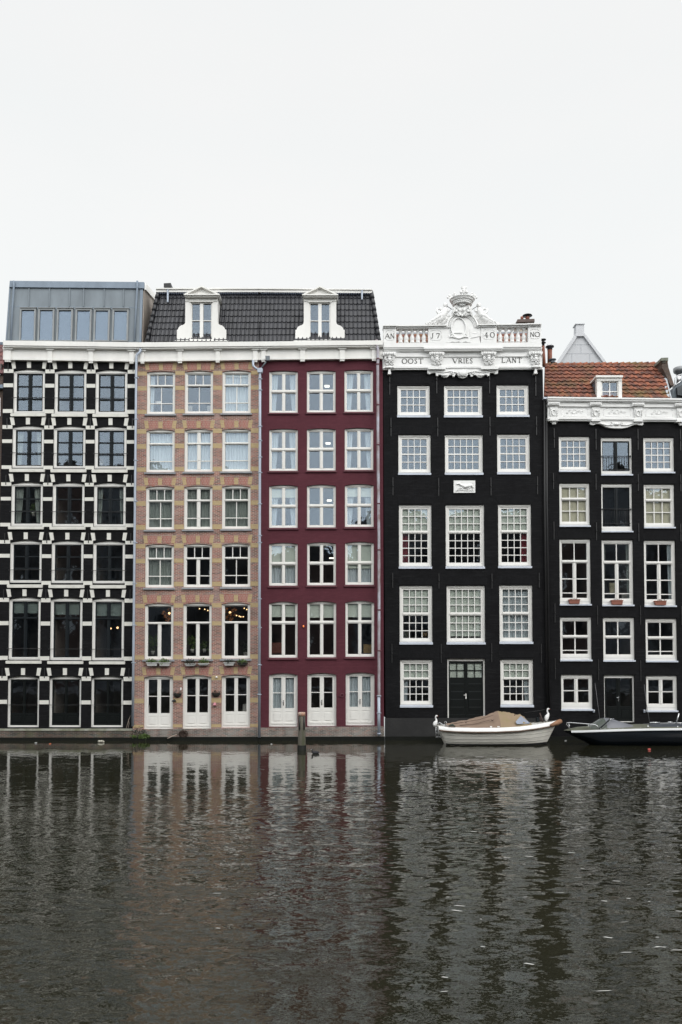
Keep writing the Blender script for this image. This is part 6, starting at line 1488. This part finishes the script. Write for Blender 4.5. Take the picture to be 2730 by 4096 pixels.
def bare_tree(x,y,H,seed):
    rr=random.Random(seed); k=MB()
    def br(p,d,l,r_,lv):
        q_=p+d*l; mid_=p.lerp(q_,.5)+Vector((rr.uniform(-1,1),rr.uniform(-1,1),0))*l*.06
        k.tube([p,mid_,q_],[r_,r_*.85,r_*.7],5 if lv>1 else 8,False)
        if lv>=5: return
        for _ in range(3 if lv<4 else 2):
            nd=(d+Vector((rr.uniform(-.75,.75),rr.uniform(-.75,.75),rr.uniform(-.1,.5)))).normalized(); br(q_ if rr.random()<.7 else mid_,nd,l*rr.uniform(.62,.85),r_*.62,lv+1)
    t=empty('bare_tree',Vector((x,y,1.3)),'tall bare winter tree on the opposite bank','tree','bare trees on the opposite bank')
    br(Vector((x,y,1.3)),Vector((0,0,1)),H*.28,.28,0); k.build('trunk',BARK,t)
for i,x in enumerate((-42,-33,-25,-17,-9,8,16,24,33,42)): bare_tree(x,-47-(i%2)*3,17+(i%3)*2,i+3)
# ================================================================== sky, sun, camera
w=bpy.data.worlds.new('World'); scene.world=w; w.use_nodes=True; nt=w.node_tree; n=nt.nodes; bg=n['Background']
SUN_EL=R(34); SUN_ROT=R(138)
sk=n.new('ShaderNodeTexSky'); sk.sky_type='NISHITA'; sk.sun_disc=False; sk.sun_elevation=SUN_EL; sk.sun_rotation=SUN_ROT; sk.air_density=2.0; sk.dust_density=6.0; sk.altitude=0
hs=n.new('ShaderNodeHueSaturation'); hs.inputs['Saturation'].default_value=.15; L(nt,sk.outputs[0],hs.inputs['Color'])
tc=n.new('ShaderNodeTexCoord'); sp=n.new('ShaderNodeSeparateXYZ'); L(nt,tc.outputs['Generated'],sp.inputs[0])
# thin overcast: grey-white veil, brighter overhead and towards the veiled sun behind the camera
m1=n.new('ShaderNodeMapRange'); m1.inputs[1].default_value=.68; m1.inputs[2].default_value=1.0; m1.inputs[3].default_value=1.0; m1.inputs[4].default_value=2.0; m1.interpolation_type='SMOOTHSTEP'; L(nt,sp.outputs[2],m1.inputs[0])
m2=n.new('ShaderNodeMapRange'); m2.inputs[1].default_value=.1; m2.inputs[2].default_value=-.8; m2.inputs[3].default_value=1.0; m2.inputs[4].default_value=2.25; m2.interpolation_type='SMOOTHSTEP'; L(nt,sp.outputs[1],m2.inputs[0])
mu=n.new('ShaderNodeMath'); mu.operation='MULTIPLY'; L(nt,m1.outputs[0],mu.inputs[0]); L(nt,m2.outputs[0],mu.inputs[1])
cr=n.new('ShaderNodeValToRGB'); e=cr.color_ramp.elements; e[0].position=.0; e[0].color=(9.3,9.8,9.95,1); e[1].position=.6; e[1].color=(9.5,9.52,9.5,1); e2=cr.color_ramp.elements.new(.30); e2.color=(9.7,9.95,9.95,1); L(nt,sp.outputs[2],cr.inputs[0])
mpc=n.new('ShaderNodeMapping'); mpc.inputs['Scale'].default_value=(1.6,1.6,5); L(nt,tc.outputs['Generated'],mpc.inputs[0])
cn=n.new('ShaderNodeTexNoise'); cn.inputs['Scale'].default_value=1.5; cn.inputs['Detail'].default_value=5; L(nt,mpc.outputs[0],cn.inputs['Vector'])
cm_=n.new('ShaderNodeMapRange'); cm_.inputs[1].default_value=.35; cm_.inputs[2].default_value=.7; L(nt,cn.outputs['Fac'],cm_.inputs[0])
ct_=n.new('ShaderNodeMix'); ct_.data_type='RGBA'; L(nt,cm_.outputs[0],ct_.inputs[0]); ct_.inputs[6].default_value=(1.01,1.01,1.01,1); ct_.inputs[7].default_value=(.98,.995,1.0,1)
cv_=n.new('ShaderNodeMix'); cv_.data_type='RGBA'; cv_.blend_type='MULTIPLY'; cv_.inputs[0].default_value=1; L(nt,cr.outputs[0],cv_.inputs[6]); L(nt,ct_.outputs[2],cv_.inputs[7])
v=n.new('ShaderNodeMix'); v.data_type='RGBA'; v.blend_type='MULTIPLY'; v.inputs[0].default_value=1; L(nt,cv_.outputs[2],v.inputs[6]); L(nt,mu.outputs[0],v.inputs[7])
mx=n.new('ShaderNodeMix'); mx.data_type='RGBA'; mx.inputs[0].default_value=.93; L(nt,hs.outputs[0],mx.inputs[6]); L(nt,v.outputs[2],mx.inputs[7]); L(nt,mx.outputs[2],bg.inputs[0])
bg.inputs[1].default_value=0.1
sl=bpy.data.lights.new('sun','SUN'); sl.energy=1.0; sl.angle=R(25); sl.color=(1,.97,.93)
so=bpy.data.objects.new('sun',sl); col.objects.link(so)
dv=Vector((math.sin(SUN_ROT)*math.cos(SUN_EL),math.cos(SUN_ROT)*math.cos(SUN_EL),math.sin(SUN_EL))); so.rotation_euler=dv.to_track_quat('Z','Y').to_euler(); so.location=(0,-60,60)
cam=bpy.data.cameras.new('camera'); co=bpy.data.objects.new('camera',cam); col.objects.link(co); scene.camera=co
co.location=(0,CY,CH); co.rotation_euler=(PI/2+PITCH,0,0); cam.sensor_fit='VERTICAL'; cam.sensor_height=36; cam.sensor_width=24; cam.lens=F/4096*36; cam.shift_y=(PPY-2048)/4096; cam.clip_end=2000; cam.clip_start=.1
scene.view_settings.view_transform='Standard'; scene.view_settings.look='None'; scene.view_settings.exposure=0; scene.view_settings.gamma=1
scene.render.resolution_x=682; scene.render.resolution_y=1024
scene.render.engine='CYCLES'; scene.cycles.max_bounces=8; scene.cycles.transparent_max_bounces=12; scene.cycles.diffuse_bounces=3; scene.cycles.glossy_bounces=4; scene.cycles.caustics_reflective=False
